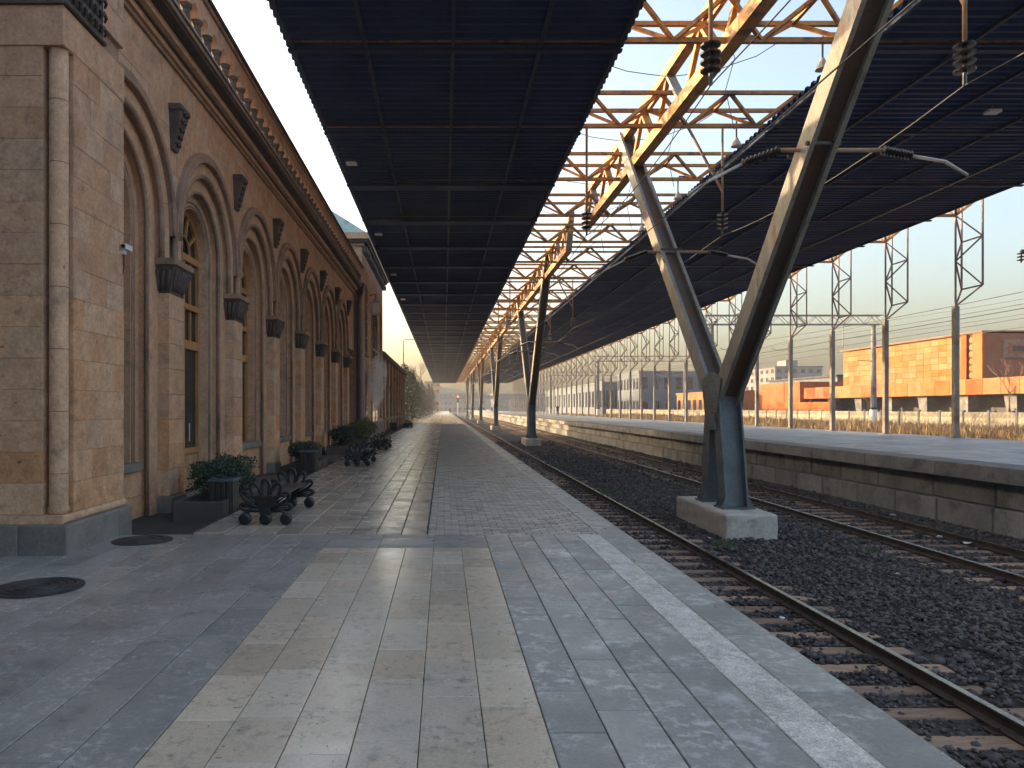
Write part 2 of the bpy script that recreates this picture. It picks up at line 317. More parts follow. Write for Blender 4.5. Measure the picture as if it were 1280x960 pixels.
# kerb slabs along the platform edge
y = 2.2; k = 0
while y < 130:
    l = rng.uniform(0.85, 1.15) if y < 60 else 3.0
    MB().cbox(2.03, 2.40, y+0.003, y+l-0.003, -0.19, rng.uniform(-0.001, 0.003), 'z', 0.008).build('edge_slab', M['slate_lime' if y < 16 else 'slate'], plat); y += l
MB().box(2.03, 2.40, 130, 398, -0.19, 0.0).build('edge_slab', M['slate'], plat)
# walkway tiles (left) and brick pavers (right)
XT0, XT1 = -2.88, -0.23
nc = 8; wc = (XT1-XT0)/nc
def tile_rows(y0, y1, step, each):
    mb = None if each else MB(); y = y0
    while y < y1:
        for c in range(nc):
            dz = rng.uniform(-0.004, 0.003); sh = (c % 2)*0.0
            t = mb if mb else MB()
            t.cbox(XT0+c*wc+0.006, XT0+(c+1)*wc-0.006, y+0.006, y+step-0.006, -0.05, dz, 'z', 0.006)
            if each: t.build('walkway_tile', M['tile'], plat)
        y += step
    if mb: mb.build('walkway_tiles_far', M['tile_many'], plat, kind='stuff')
tile_rows(YT, YT+30*0.57, 0.57, True)
tile_rows(YT+30*0.57, 110, 0.57, False)
mb = MB(); y = YT; r = 0
while y < 75:
    st = 0.115; x = -0.215-(r % 2)*0.11
    while x < 2.03:
        a, b = max(x, -0.215), min(x+0.215, 2.025)
        if b-a > 0.03:
            mb.cbox(a+0.005, b-0.005, y+0.005, y+st-0.005, -0.04, rng.uniform(-0.006, 0.003), 'z', 0.008)
        x += 0.215
    y += st; r += 1
mb.build('brick_pavers', M['sett'], plat, kind='stuff', recalc=False)
MB().box(-0.21, 2.02, 75.2, 398, -0.02, -0.003).build('far_brick_paving', M['tile'], plat)
MB().box(-2.87, -0.24, 110.3, 398, -0.02, -0.003).build('far_walkway', M['tile'], plat)
# raised border kerb along the planting strip
y = YT+0.02
while y < 110:
    l = 1.0 if y < 50 else 6.0
    MB().cbox(-3.28, -2.895, y+0.004, y+l-0.004, -0.16, 0.02+rng.uniform(-0.003, 0.003), 'z', 0.01).build('border_kerb', M['tile'], plat); y += l
gbed = MB().box(-5.2, -3.30, 9.9, 110, -0.119, -0.085).build('planting_strip', M['soil'], kind='structure')

# far platform
fp = MB().box(12.7, 22.6, -6, 420, -1.28, 0.30).build('far_platform', M['concrete'], kind='structure')
for yy in np.arange(-6, 200, 3.0):
    MB().cbox(11.95, 12.9, yy+0.01, yy+2.99, 0.02, 0.375, '-x', 0.015).build('coping_slab', M['concrete'], fp)
MB().box(11.95, 12.9, 200, 420, 0.02, 0.375).build('coping_slab', M['concrete'], fp)
yy = -2.0
for row, (z0, z1, xf, ln) in enumerate(((-0.56, 0.015, 12.36, 2.1), (-1.2, -0.575, 12.20, 1.75))):
    yy = 4.0-row*0.9
    while yy < 130:
        l = ln*rng.uniform(0.85, 1.15)
        MB().cbox(xf+rng.uniform(-0.012, 0.012), 12.9, yy+0.015, yy+l-0.015, z0, z1, '-x', 0.02).build('wall_block', M['concrete'], fp); yy += l
# paving of the far platform in slabs
for i in range(6):
    yy = 8.0-rng.uniform(0, 1)
    while yy < 70:
        l = 1.5
        MB().cbox(12.9+i*1.6+0.01, 12.9+(i+1)*1.6-0.01, yy+0.008, yy+l-0.008, 0.29, 0.372+rng.uniform(-0.003, 0.004), 'z', 0.008).build('paving_slab', M['farpave'], fp); yy += l
MB().box(12.91, 22.49, 70.6, 419, 0.301, 0.372).build('far_paving', M['farpave'], fp)

# ------------------------------------------------------------------ station building (left)
sb = thing('station_building', 'brown tuff station hall with a row of tall round arches and arcaded parapet', 'building', (-10, 24, 0))
YC0, BAY = 10.67, 3.76
NB = 7
YEND = 37.7
XW = -4.60
ZS, ZCAP = 3.0+H, 2.46+H
# body and roof
MB().box(-18, -5.22, -36.0, YEND+0.3, -0.3, 8.0).build('wall_core', M['tuff_moulding'], sb)
rf = MB().prism([(-18.3, 7.9), (-4.9, 7.9), (-11.5, 9.6)], -36.0, YEND, 'y').build('roof', M['patina'], sb)
def arch_piece(yc, ri, ro, xf, xb, zb, seg=22, a0=0, a1=180):
    mb = MB(); pts = []
    if zb < ZS: pts.append((1, 0.0, zb))
    for i in range(seg+1):
        a = R(a0+(a1-a0)*i/seg); pts.append((0, math.cos(a), math.sin(a)))
    if zb < ZS: pts.append((1, 1.0, zb))
    V = []
    for kind, c, sn in pts:
        for rr in (ri, ro):
            if kind: yy = yc+(rr if c == 0.0 else -rr); z = sn
            else: yy = yc+rr*c; z = ZS+rr*sn
            V += [(xf, yy, z), (xb, yy, z)]
    F = []
    n = len(pts)
    for i in range(n-1):
        a, b = i*4, (i+1)*4
        F += [(a, a+2, b+2, b), (a, b, b+1, a+1), (a+2, a+3, b+3, b+2), (a+1, b+1, b+3, a+3)]
    F += [(0, 1, 3, 2), ((n-1)*4, (n-1)*4+2, (n-1)*4+3, (n-1)*4+1)]
    return mb.add(V, F)
def arch_path(yc, r, x, zb, seg=22):
    return [(x, yc+r, zb)]+[(x, yc+r*math.cos(R(180*i/seg)), ZS+r*math.sin(R(180*i/seg))) for i in range(seg+1)]+[(x, yc-r, zb)]
for bnum in range(NB):
    yc = YC0+bnum*BAY
    last = bnum == NB-1
    ao = arch_piece(yc, 1.70, 1.868, XW+0.075, XW-0.1, ZS-0.12).build('hood_mould', M['tuff_moulding'], sb)
    MB().tube(arch_path(yc, 1.715, XW+0.08, ZS-0.12), 0.028, 6).build('hood_roll', M['tuff_moulding'], ao, smooth=True)
    # voussoirs of the first order
    nv = 13
    fo = arch_piece(yc, 1.47, 1.71, XW-0.06, XW-0.5, ZCAP).build('arch_ring', M['tuff'], sb)
    for k in range(nv):
        a0, a1 = 180*k/nv+0.12, 180*(k+1)/nv-0.12
        mbv = MB(); V = []
        for i in range(4):
            a = R(a0+(a1-a0)*i/3)
            for rr in (1.465, 1.712):
                V += [(XW+rng.uniform(-0.002, 0.002) if False else XW, yc+rr*math.cos(a), ZS+rr*math.sin(a)), (XW-0.07, yc+rr*math.cos(a), ZS+rr*math.sin(a))]
        F = []
        for i in range(3):
            a, b = i*4, (i+1)*4
            F += [(a, a+2, b+2, b), (a, b, b+1, a+1), (a+2, a+3, b+3, b+2)]
        F += [(0, 1, 3, 2), (12, 14, 15, 13)]
        mbv.add(V, F).build('voussoir', M['tuff'], fo)
    for sgn in (-1, 1):
        ya, yb = sorted((yc+sgn*1.465, yc+sgn*1.712))
        MB().box(XW-0.07, XW, ya, yb, ZCAP+0.004, ZS-0.004).build('stilt_stone', M['tuff'], fo)
    MB().tube(arch_path(yc, 1.455, XW-0.03, ZCAP), 0.05, 8).build('roll_moulding', M['tuff_moulding'], fo, smooth=True)
    # second and third orders run to the ground
    o2 = arch_piece(yc, 1.17, 1.60, XW-0.13, XW-0.55, -0.15).build('second_order', M['tuff'], sb)
    MB().tube(arch_path(yc, 1.165, XW-0.16, -0.1), 0.04, 8).build('roll_moulding', M['tuff_moulding'], o2, smooth=True)
    o3 = arch_piece(yc, 0.86, 1.25, XW-0.29, XW-0.60, -0.15).build('third_order', M['tuff'], sb)
    MB().tube(arch_path(yc, 0.98, XW-0.29, -0.1), 0.022, 6).build('thin_moulding', M['tuff_moulding'], o3, smooth=True)
    MB().tube(arch_path(yc, 0.90, XW-0.30, -0.1), 0.028, 6).build('thin_moulding', M['tuff_moulding'], o3, smooth=True)
    # glazing
    xg = -5.10
    door = bnum == 1
    zsill = 0.0 if door else 0.80
    wd = thing('window', None, None, (0, 0, 0)); wd.parent = sb; wd.location = (0, 0, 0); 
    bpy.data.objects.remove(wd)
    fr = arch_piece(yc, 0.78, 0.88, xg+0.04, xg-0.06, zsill).build('door' if door else 'window', M['wood'], sb)
    P = [(yc+0.8, zsill)]+[(yc+0.8*math.cos(R(180*i/18)), ZS+0.8*math.sin(R(180*i/18))) for i in range(19)]+[(yc-0.8, zsill)]
    MB().prism(P, xg-0.035, xg-0.02).build('pane', M['glass'], fr)
    for zt, hh in ((ZS-0.05, 0.13), (ZS-1.0, 0.11), (ZS-1.75, 0.17)):
        MB().box(xg-0.04, xg+0.055, yc-0.79, yc+0.79, zt-hh/2, zt+hh/2).build('transom', M['wood'], fr)
    MB().box(xg-0.03, xg+0.03, yc-0.04, yc+0.04, zsill, ZS-0.12).build('mullion', M['wood'], fr)
    for q in (-0.4, 0.4): MB().box(xg-0.03, xg+0.02, yc+q-0.022, yc+q+0.022, ZS-1.66, ZS-0.11).build('mullion', M['wood'], fr)
    MB().tube([(xg+0.01, yc+0.34*math.cos(R(a)), ZS+0.02+0.34*math.sin(R(a))) for a in range(0, 181, 12)], 0.025, 6).build('fan_bar', M['wood'], fr)
    for a in (36, 72, 108, 144):
        MB().bar((xg+0.01, yc+0.34*math.cos(R(a)), ZS+0.02+0.34*math.sin(R(a))), (xg+0.01, yc+0.8*math.cos(R(a)), ZS+0.8*math.sin(R(a))), 0.05, 0.045, (1, 0, 0)).build('fan_bar', M['wood'], fr)
    if door:
        for q in (-0.4, 0.4):
            MB().cbox(xg-0.03, xg+0.045, yc+q-0.36, yc+q+0.36, 0.03, 0.74, 'x', 0.03).build('door_panel', M['panel_wood'], fr)
        MB().box(xg-0.03, xg+0.055, yc-0.78, yc+0.78, 0.75, 0.86).build('transom', M['wood'], fr)
        MB().tube([(xg+0.1, yc+0.08, 1.0), (xg+0.1, yc+0.08, 1.35)], 0.014, 6).build('handle', M['tube_pale'], fr)
        MB().cbox(-5.0, -4.35, yc-1.25, yc+1.25, -0.2, -0.01, 'x', 0.01).build('door_step', M['plinth'], sb)
    else:
        MB().cbox(xg-0.1, XW-0.14, yc-1.0, yc+1.0, 0.66, 0.80, 'x', 0.015).build('window_sill', M['plinth'], sb)
        for rr in range(2):
            for q in range(3):
                MB().cbox(xg-0.1, XW-0.24, yc-1.17+q*0.78+0.004, yc-1.17+(q+1)*0.78-0.004, -0.15+rr*0.405+0.003, -0.15+(rr+1)*0.405-0.003, 'x', 0.005).build('stone_block', M['tuff_warm'], sb)
# piers
def stone_pier(yp):
    p = MB().box(XW-0.45, XW+0.05, yp-0.325, yp+0.325, -0.15, 1.90+H-0.01)
    p = p.build('pier', M['tuff_moulding'], sb)
    z = 0.20; n = 0
    while z < 1.90+H-0.05:
        h = 0.42 if z+0.42+0.2 < 1.90+H else 1.90+H-z
        if n % 2: cuts = [(-0.335, 0.335)]
        else: s_ = rng.choice((-0.08, 0.1)); cuts = [(-0.335, s_-0.002), (s_+0.002, 0.335)]
        for a, b in cuts:
            MB().cbox(XW-0.44, XW+0.063, yp+a, yp+b, z+0.003, z+h-0.003, 'x', 0.006).build('stone_block', M['tuff_warm' if z < 1.2 else 'tuff'], p)
        z += h; n += 1
    MB().cbox(XW-0.44, XW+0.10, yp-0.375, yp+0.375, -0.15, 0.17, 'x', 0.012).build('pier_base', M['plinth'], p)
    # capital: flared block with leaves and abacus
    z0, z1 = 1.90+H, 2.35+H
    a = [(XW-0.3, -0.30), (XW+0.06, -0.30), (XW+0.06, 0.30), (XW-0.3, 0.30)]
    b = [(XW-0.3, -0.44), (XW+0.17, -0.44), (XW+0.17, 0.44), (XW-0.3, 0.44)]
    cb = MB().add([(x, yp+yy, z0) for x, yy in a]+[(x, yp+yy, z1) for x, yy in b],
                  [(3,2,1,0),(4,5,6,7),(0,1,5,4),(1,2,6,5),(2,3,7,6),(3,0,4,7)])
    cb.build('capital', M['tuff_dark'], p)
    lf = MB()
    for q in range(6):
        t = (q+0.5)/6*2-1
        ya, yb = yp+t*0.27, yp+t*0.38
        lf.tube([(XW+0.065, ya, z0+0.05), (XW+0.105, ya*0.6+yb*0.4, z0+0.18), (XW+0.165, yb, z0+0.34), (XW+0.185, yb, z0+0.40)], [0.03, 0.036, 0.036, 0.02], 6)
    for q in range(4):
        t = (q+0.5)/4; x0_ = XW-0.25+t*0.3; x1_ = XW-0.25+t*0.4
        for sg in (-1, 1):
            lf.tube([(x0_, yp+sg*0.315, z0+0.05), (x0_*0.6+x1_*0.4, yp+sg*0.36, z0+0.18), (x1_, yp+sg*0.44, z0+0.36)], [0.03, 0.034, 0.026], 6)
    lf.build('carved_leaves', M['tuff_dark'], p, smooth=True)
    MB().cbox(XW-0.3, XW+0.21, yp-0.475, yp+0.475, z1+0.001, ZCAP-0.002, 'x', 0.012).build('abacus', M['tuff_moulding'], p)
    MB().lathe([(0.075, ZCAP), (0.075, ZCAP+0.03), (0.055, ZCAP+0.05), (0.055, ZS-0.16), (0.08, ZS-0.125)], 10, (XW+0.03, yp, 0)).build('colonnette', M['tuff_moulding'], p, smooth=True)
PY = [YC0+BAY*(i+0.5) for i in range(NB)]
for yp in PY[:-1]: stone_pier(yp)
stone_pier(PY[-1]-0.05)
# spandrel ashlar: blocks trimmed round the arches
def push(y, z):
    for b in range(NB):
        yc = YC0+b*BAY
        dy, dz = y-yc, z-ZS
        if dz > 0:
            d = math.hypot(dy, dz)
            if d < 1.84: 
                if d < 1e-6: return None
                return (yc+dy/d*1.84, ZS+dz/d*1.84)
        elif abs(dy) < 1.84: return (yc+math.copysign(1.84, dy), z)
    return (y, z)
rowh = 0.36; z = ZS-0.1; n = 0
ZCOR = 5.76+H
while z < ZCOR:
    h = rowh; y = 9.7-rng.uniform(0, 0.5)
    z1 = min(z+h, ZCOR)
    while y < YEND:
        l = rng.uniform(0.42, 0.78); y1 = min(y+l, YEND)
        inside = 0; pts = []
        for (a, b, c, d) in ((y, z, y1, z), (y1, z, y1, z1), (y1, z1, y, z1), (y, z1, y, z)):
            for i in range(5):
                t = i/5; pts.append((a+(c-a)*t, b+(d-b)*t))
        q = [push(*p) for p in pts]
        if None not in q and any(math.dist(a_, b_) < 1e-6 for a_, b_ in zip(pts, q)):
            q2 = []
            for p in q:
                if not q2 or math.dist(p, q2[-1]) > 1e-3: q2.append(p)
            if math.dist(q2[0], q2[-1]) < 1e-3: q2.pop()
            if len(q2) > 2:
                ar = abs(sum(q2[i][0]*q2[(i+1) % len(q2)][1]-q2[(i+1) % len(q2)][0]*q2[i][1] for i in range(len(q2))))/2
                if ar > 0.004:
                    cy = sum(p[0] for p in q2)/len(q2); cz = sum(p[1] for p in q2)/len(q2)
                    k = 1-0.004/max(0.1, math.sqrt(ar))
                    q3 = [(cy+(p[0]-cy)*k, cz+(p[1]-cz)*k) for p in q2]
                    MB().prism(q3, -5.15, XW+rng.uniform(-0.004, 0.004)).build('stone_block', M['tuff'], sb)
        y = y1
    z = z1; n += 1
MB().box(-5.2, XW-0.012, 9.7, YEND, ZS+1.86, ZCOR).build('wall', M['tuff_moulding'], sb)
# carved corbels between the arches
for i, yp in enumerate(PY):
    y0 = yp-0.02+0.02; z1, z0 = 5.09+H, 4.36+H
    c = MB().add([(XW-0.05, y0-0.12, z0), (XW+0.05, y0-0.12, z0), (XW+0.05, y0+0.12, z0), (XW-0.05, y0+0.12, z0),
                  (XW-0.05, y0-0.2, z1-0.1), (XW+0.2, y0-0.2, z1-0.1), (XW+0.2, y0+0.2, z1-0.1), (XW-0.05, y0+0.2, z1-0.1)],
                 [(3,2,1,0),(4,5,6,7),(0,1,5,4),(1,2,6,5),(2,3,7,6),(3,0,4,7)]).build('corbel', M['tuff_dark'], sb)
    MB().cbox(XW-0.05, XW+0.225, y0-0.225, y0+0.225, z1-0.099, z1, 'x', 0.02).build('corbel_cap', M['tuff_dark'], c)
    cv = MB()
    for t in range(5):
        u = t/4; zz = z0+0.08+u*0.5; xx = XW+0.05+0.15*(zz-z0)/(z1-0.1-z0)
        for sg in (-1, 1):
            cv.tube([(xx, y0, zz), (xx+0.03, y0+sg*0.06, zz+0.05), (xx+0.02, y0+sg*0.11, zz+0.02)], [0.02, 0.025, 0.014], 5)
    cv.build('carving', M['tuff_dark'], c, smooth=True)
# cornice in steps
co = MB().box(-5.0, XW+0.05, 9.72, YEND, ZCOR, ZCOR+0.07).build('cornice', M['tuff_moulding'], sb)
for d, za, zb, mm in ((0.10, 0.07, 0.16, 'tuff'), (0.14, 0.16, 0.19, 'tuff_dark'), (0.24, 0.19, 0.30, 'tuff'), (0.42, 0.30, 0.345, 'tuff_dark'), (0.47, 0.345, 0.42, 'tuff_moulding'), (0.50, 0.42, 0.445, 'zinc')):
    MB().box(-5.0, XW+d, 9.72, YEND+0.001*d, ZCOR+za+0.0005, ZCOR+zb).build('cornice_course', M[mm], co)
# arcaded parapet
ba = MB().box(XW+0.20, XW+0.47, 9.8, YEND-0.1, ZCOR+0.447, ZCOR+0.52).build('balustrade', M['tuff'], sb)
BP = 0.54; nbal = int((YEND-10-0.1)/BP)
zb0, zb1 = ZCOR+0.52, ZCOR+1.28
pan = None
for i in range(nbal):
    y0 = 10.0+i*BP
    col_ = MB().lathe([(0.085, zb0), (0.085, zb0+0.05), (0.065, zb0+0.08), (0.065, zb0+0.27), (0.095, zb0+0.31), (0.10, zb0+0.36)], 8, (XW+0.36, y0, 0)).build('baluster', M['tuff_dark'], ba) if pan is None else None
    if pan is None:
        pan = col_
        seg = 10; r_ = BP/2-0.105; zc = zb0+0.36
        V = []; F = []
        pts = [(y0+BP/2+r_*math.cos(R(180*k/seg)), zc+r_*math.sin(R(180*k/seg))) for k in range(seg+1)]
        top = [(y0+BP-0.001, zb1)]+[(y0+BP-0.106-(BP-0.212)*k/seg, zb1) for k in range(seg+1)]+[(y0+0.001, zb1)]
        pts = [(y0+BP-0.001, zc)]+pts+[(y0+0.001, zc)]
        for (a, b), (c, d) in zip(pts, top):
            V += [(XW+0.42, a, b), (XW+0.42, c, d), (XW+0.20, a, b), (XW+0.20, c, d)]
        for k in range(seg+2):
            a, b = 4*k, 4*k+4
            F += [(a, b, b+1, a+1), (a+2, a+3, b+3, b+2), (a, a+2, b+2, b)]
        am = MB().add(V, F)
        arc = am.build('small_arch', M['tuff'], ba)
    else:
        c = pan.copy(); COL.objects.link(c); c.location.y += i*BP
        c = arc.copy(); COL.objects.link(c); c.location.y += i*BP
MB().cbox(XW+0.22, XW+0.48, 9.8, YEND-0.05, zb1+0.001, zb1+0.07, 'x', 0.02).build('coping', M['tuff_moulding'], ba)
MB().cbox(XW+0.18, XW+0.53, 9.8, YEND-0.04, zb1+0.071, zb1+0.13, 'x', 0.02).build('coping', M['tuff_dark'], ba)

# projecting corner buttress at the left edge of the picture
bt = thing('corner_buttress', 'massive orange-brown stone buttress with round corner column at the left edge', 'buttress', (-5.0, 9.1, 0))
XF, YA, YB = -4.30, 8.36, 9.93
MB().box(-7.5, XF-0.06, YA+0.25, YB-0.03, -0.2, 7.2+H).build('core', M['tuff_moulding'], bt)
MB().box(-7.5, XF-0.27, YA+0.04, YA+0.249, -0.2, 7.2+H).build('core', M['tuff_moulding'], bt)
rh = 0.355; z = 0.44; n = 0
ZCT = 4.1+H
while z < 7.1+H:
    zz = z+rh
    mm = 'tuff_warm' if z < 2.6 else 'tuff'
    y = YA+0.225; cuts = [y]
    for f in ((0.36, 0.68) if n % 2 else (0.2, 0.55, 0.86)): cuts.append(YA+0.225+(YB-YA-0.225)*min(0.93, f+rng.uniform(-0.06, 0.06)))
    cuts.append(YB)
    if z < ZCT-0.1 or z > 4.55+H:
        for a, b in zip(cuts, cuts[1:]):
            MB().cbox(XF-0.1, XF+rng.uniform(-0.004, 0.003), a+0.001, b-0.001, z+0.001, zz-0.001, 'x', 0.0035).build('stone_block', M[mm], bt)
        x = XF-0.245; xc = [x]
        while x > -6.6: x -= rng.uniform(0.4, 0.75); xc.append(x)
        for a, b in zip(xc, xc[1:]):
            MB().cbox(b+0.001, a-0.001, YA+rng.uniform(-0.003, 0.004), YA+0.2, z+0.001, zz-0.001, '-y', 0.0035).build('stone_block', M[mm], bt)
    z = zz; n += 1
z = 0.44
cd = MB().lathe([(0.118, 0.44), (0.118, 0.50), (0.103, 0.53), (0.103, ZCT)], 20, (XF-0.115, YA+0.115, 0)).build('corner_column', M['tuff_warm'], bt, smooth=True)
for zz in np.arange(0.9, ZCT-0.2, 0.71):
    MB().lathe([(0.1045, zz), (0.1045, zz+0.006)], 20, (XF-0.115, YA+0.115, 0)).build('column_joint', M['tuff_dark'], cd)
MB().cbox(-7.4, XF+0.01, YA-0.02, YB-0.0, ZCT+0.001, 4.55+H, 'x', 0.01).build('impost_block', M['tuff'], bt)
cc = MB().cbox(-7.4, XF+0.06, YA-0.06, YA+0.95, 4.552+H, 4.60+H, 'x', 0.012).build('carved_capital', M['tuff_dark'], bt)
MB().box(-7.4, XF+0.03, YA-0.02, YA+0.9, 4.602+H, 5.25+H).build('capital_core', M['tuff_dark'], cc)
cv = MB()
for q in range(7):
    yq = YA+0.02+q*0.13
    for t in range(3):
        zq = 4.66+H+t*0.18
        cv.tube([(XF+0.03, yq, zq), (XF+0.07, yq+0.04, zq+0.07), (XF+0.075, yq+0.09, zq+0.03), (XF+0.05, yq+0.10, zq-0.02)], [0.02, 0.028, 0.024, 0.012], 6)
for q in range(9):
    xq = XF-q*0.16
    for t in range(3):
        zq = 4.66+H+t*0.18
        cv.tube([(xq, YA-0.02, zq), (xq-0.05, YA-0.06, zq+0.07), (xq-0.1, YA-0.065, zq+0.03)], [0.02, 0.028, 0.014], 6)
cv.build('scrollwork', M['tuff_dark'], cc, smooth=True)
pl_ = MB().cbox(-7.4, XF+0.09, YA-0.10, YB+0.03, -0.15, 0.34, 'x', 0.012).build('plinth', M['plinth'], bt)
for q in range(4):
    MB().cbox(XF, XF+0.10, YA-0.10+q*0.425+0.003, YA-0.10+(q+1)*0.425-0.003, -0.14, 0.335, 'x', 0.01).build('plinth_block', M['plinth'], pl_)
for q in range(5):
    MB().cbox(XF+0.09-(q+1)*0.55+0.003, XF+0.09-q*0.55-0.003, YA-0.115, YA, -0.14, 0.335, '-y', 0.01).build('plinth_block', M['plinth'], pl_)
MB().cbox(-7.4, XF+0.04, YA-0.05, YB+0.01, 0.341, 0.438, 'x', 0.03).build('base_moulding', M['tuff_warm'], bt)
# little camera on the buttress
sc = thing('security_camera', 'small white security camera fixed to the edge of the stone buttress', 'camera', (XF, YB-0.05, 2.12+H))
MB().box(XF-0.01, XF+0.05, YB-0.09, YB-0.03, 2.05+H, 2.15+H).build('bracket', M['whitepaint'], sc)
MB().cbox(XF+0.02, XF+0.09, YB-0.14, YB+0.06, 2.11+H, 2.18+H, '-y', 0.01).build('housing', M['whitepaint'], sc)
MB().lathe([(0.028, YB-0.155), (0.028, YB-0.141)], 10, (XF+0.055, 0, 2.145+H), 'y').build('lens', M['black'], sc)
MB().tube([(XF+0.02, YB-0.05, 2.06+H), (XF+0.015, YB-0.03, 1.9+H), (XF-0.005, YB-0.03, 1.78+H)], 0.008, 5).build('cable', M['black'], sc)

# tower pavilion at the end of the hall
tw = thing('station_tower', 'tall brown stone pavilion with verdigris roof beyond the arches', 'building', (-10, 44, 0))
TX, TY0, TY1, TZ = -4.22, 37.9, 50.7, 8.3+H
MB().box(-18, TX, TY0, TY1, -0.3, TZ).build('wall', M['tuff'], tw)
for k, (d, za, zb, mm) in enumerate(((0.12, 0.0, 0.16, 'tuff_moulding'), (0.30, 0.16, 0.30, 'tuff_dark'), (0.42, 0.30, 0.62, 'tuff'))):
    MB().box(-18.3, TX+d, TY0-d, TY1+d, TZ+za+0.001, TZ+zb).build('cornice_course', M[mm], tw)
for k in range(18):
    yy = TY0+0.2+k*(TY1-TY0-0.4)/17
    MB().cbox(TX, TX+0.28, yy-0.12, yy+0.12, TZ-0.28, TZ-0.002, 'x', 0.02).build('bracket', M['tuff_dark'], tw)
MB().add([(-18.2, TY0-0.3, TZ+0.62), (TX+0.3, TY0-0.3, TZ+0.62), (TX+0.3, TY1+0.3, TZ+0.62), (-18.2, TY1+0.3, TZ+0.62), (-11, 44.3, TZ+6.2)],
         [(3,2,1,0),(0,1,4),(1,2,4),(2,3,4),(3,0,4)]).build('roof', M['patina'], tw)
ro = MB()
for t in np.linspace(0.04, 0.96, 14):
    y0 = TY0-0.3+t*(TY1-TY0+0.6); 
    e = 1-abs(t-0.5)*2
    ro.bar((TX+0.3, y0, TZ+0.63), (TX+0.3+(-11-TX-0.3)*e, y0+(44.3-y0)*e, TZ+0.63+5.58*e), 0.05, 0.06)
ro.build('roof_seams', M['patina'], tw)
def tall_window(y0, y1, z0, z1, arched, parent, deep=0.0):
    ym = (y0+y1)/2; r_ = (y1-y0)/2
    fr_ = MB()
    out = [(y0-0.15, z0), (y1+0.15, z0)]+([(ym+(r_+0.15)*math.cos(R(a)), z1+(r_+0.15)*math.sin(R(a))) for a in range(0, 181, 15)] if arched else [(y1+0.15, z1+0.15), (y0-0.15, z1+0.15)])
    w = MB().prism(out, TX-0.1, TX+0.07).build('window', M['tuff_moulding'], parent)
    inn = [(y0, z0+0.1), (y1, z0+0.1)]+([(ym+r_*math.cos(R(a)), z1+r_*math.sin(R(a))) for a in range(0, 181, 15)] if arched else [(y1, z1), (y0, z1)])
    MB().prism(inn, TX+0.02, TX+0.078).build('pane', M['glass'], w)
    for q in range(1, 4):
        zz = z0+(z1-z0)*q/4; MB().box(TX+0.06, TX+0.10, y0, y1, zz-0.05, zz+0.05).build('transom', M['wood'], w)
    MB().box(TX+0.06, TX+0.097, ym-0.05, ym+0.05, z0+0.1, z1).build('mullion', M['wood'], w)
    MB().cbox(TX, TX+0.16, y0-0.2, y1+0.2, z0-0.15, z0, 'x', 0.02).build('sill', M['plinth'], w)
tall_window(39.4, 40.1, 2.9+H, 6.4+H, False, tw); tall_window(39.4, 40.1, -0.5+H, 1.7+H, False, tw)
tall_window(43.0, 46.0, -0.9+H, 4.9+H, True, tw)
tall_window(48.6, 49.2, 2.9+H, 6.0+H, False, tw); tall_window(48.6, 49.2, -0.5+H, 1.7+H, False, tw)
MB().cbox(TX, TX+0.12, TY0-0.05, TY1+0.05, -0.15, 0.75, 'x', 0.02).build('plinth', M['plinth'], tw)
for k in range(24):
    for (ya, yb) in ((37.95, 39.2), (40.3, 42.8), (46.25, 48.4), (49.4, 50.65)):
        nn = max(1, round((yb-ya)/1.0)); 
        for q in range(nn):
            a = ya+(yb-ya)*q/nn
            z0 = 0.76+k*0.37
            if z0+0.37 < TZ-0.3: MB().cbox(TX-0.05, TX+0.012, a+0.004, a+(yb-ya)/nn-0.004, z0+0.003, z0+0.367, 'x', 0.006).build('stone_block', M['tuff'], tw)
ln = thing('wall_lantern', 'pale boxy lantern hung on the tower wall under its arched window', 'lantern', (TX+0.3, 41.9, 5.6+H))
MB().tube([(TX, 41.9, 6.35+H), (TX+0.35, 41.9, 6.45+H), (TX+0.35, 41.9, 6.1+H)], 0.025, 6).build('arm', M['black'], ln)
MB().box(TX+0.17, TX+0.53, 41.72, 42.08, 5.35+H, 5.95+H).build('glass_box', M['whitepaint'], ln)
MB().lathe([(0.3, 5.951+H), (0.26, 6.0+H), (0.05, 6.15+H)], 8, (TX+0.35, 41.9, 0)).build('cap', M['tube_pale'], ln)
MB().box(TX+0.13, TX+0.57, 41.68, 42.12, 5.28+H, 5.349+H).build('foot', M['tube_pale'], ln)
dp = thing('downpipe', 'dark blue zinc downpipe and hopper where the arches meet the tower', 'downpipe', (-4.45, 37.7, 0))
MB().tube([(-4.36, 37.62, 0.0), (-4.36, 37.62, 5.3+H), (-4.25, 37.5, 5.75+H)], 0.10, 10).build('pipe', M['zinc'], dp, smooth=True)
MB().add([(-4.5, 37.2, 6.3+H), (-4.0, 37.2, 6.3+H), (-4.0, 37.75, 6.3+H), (-4.5, 37.75, 6.3+H), (-4.4, 37.4, 5.7+H), (-4.15, 37.4, 5.7+H), (-4.15, 37.7, 5.7+H), (-4.4, 37.7, 5.7+H)],
         [(0,1,2,3),(7,6,5,4),(0,4,5,1),(1,5,6,2),(2,6,7,3),(3,7,4,0)]).build('hopper', M['zinc'], dp)
MB().tube([(-4.12, 37.8, 0.0), (-4.12, 37.8, 4.6+H)], 0.045, 8).build('side_pipe', M['pale_pipe'], dp, smooth=True)

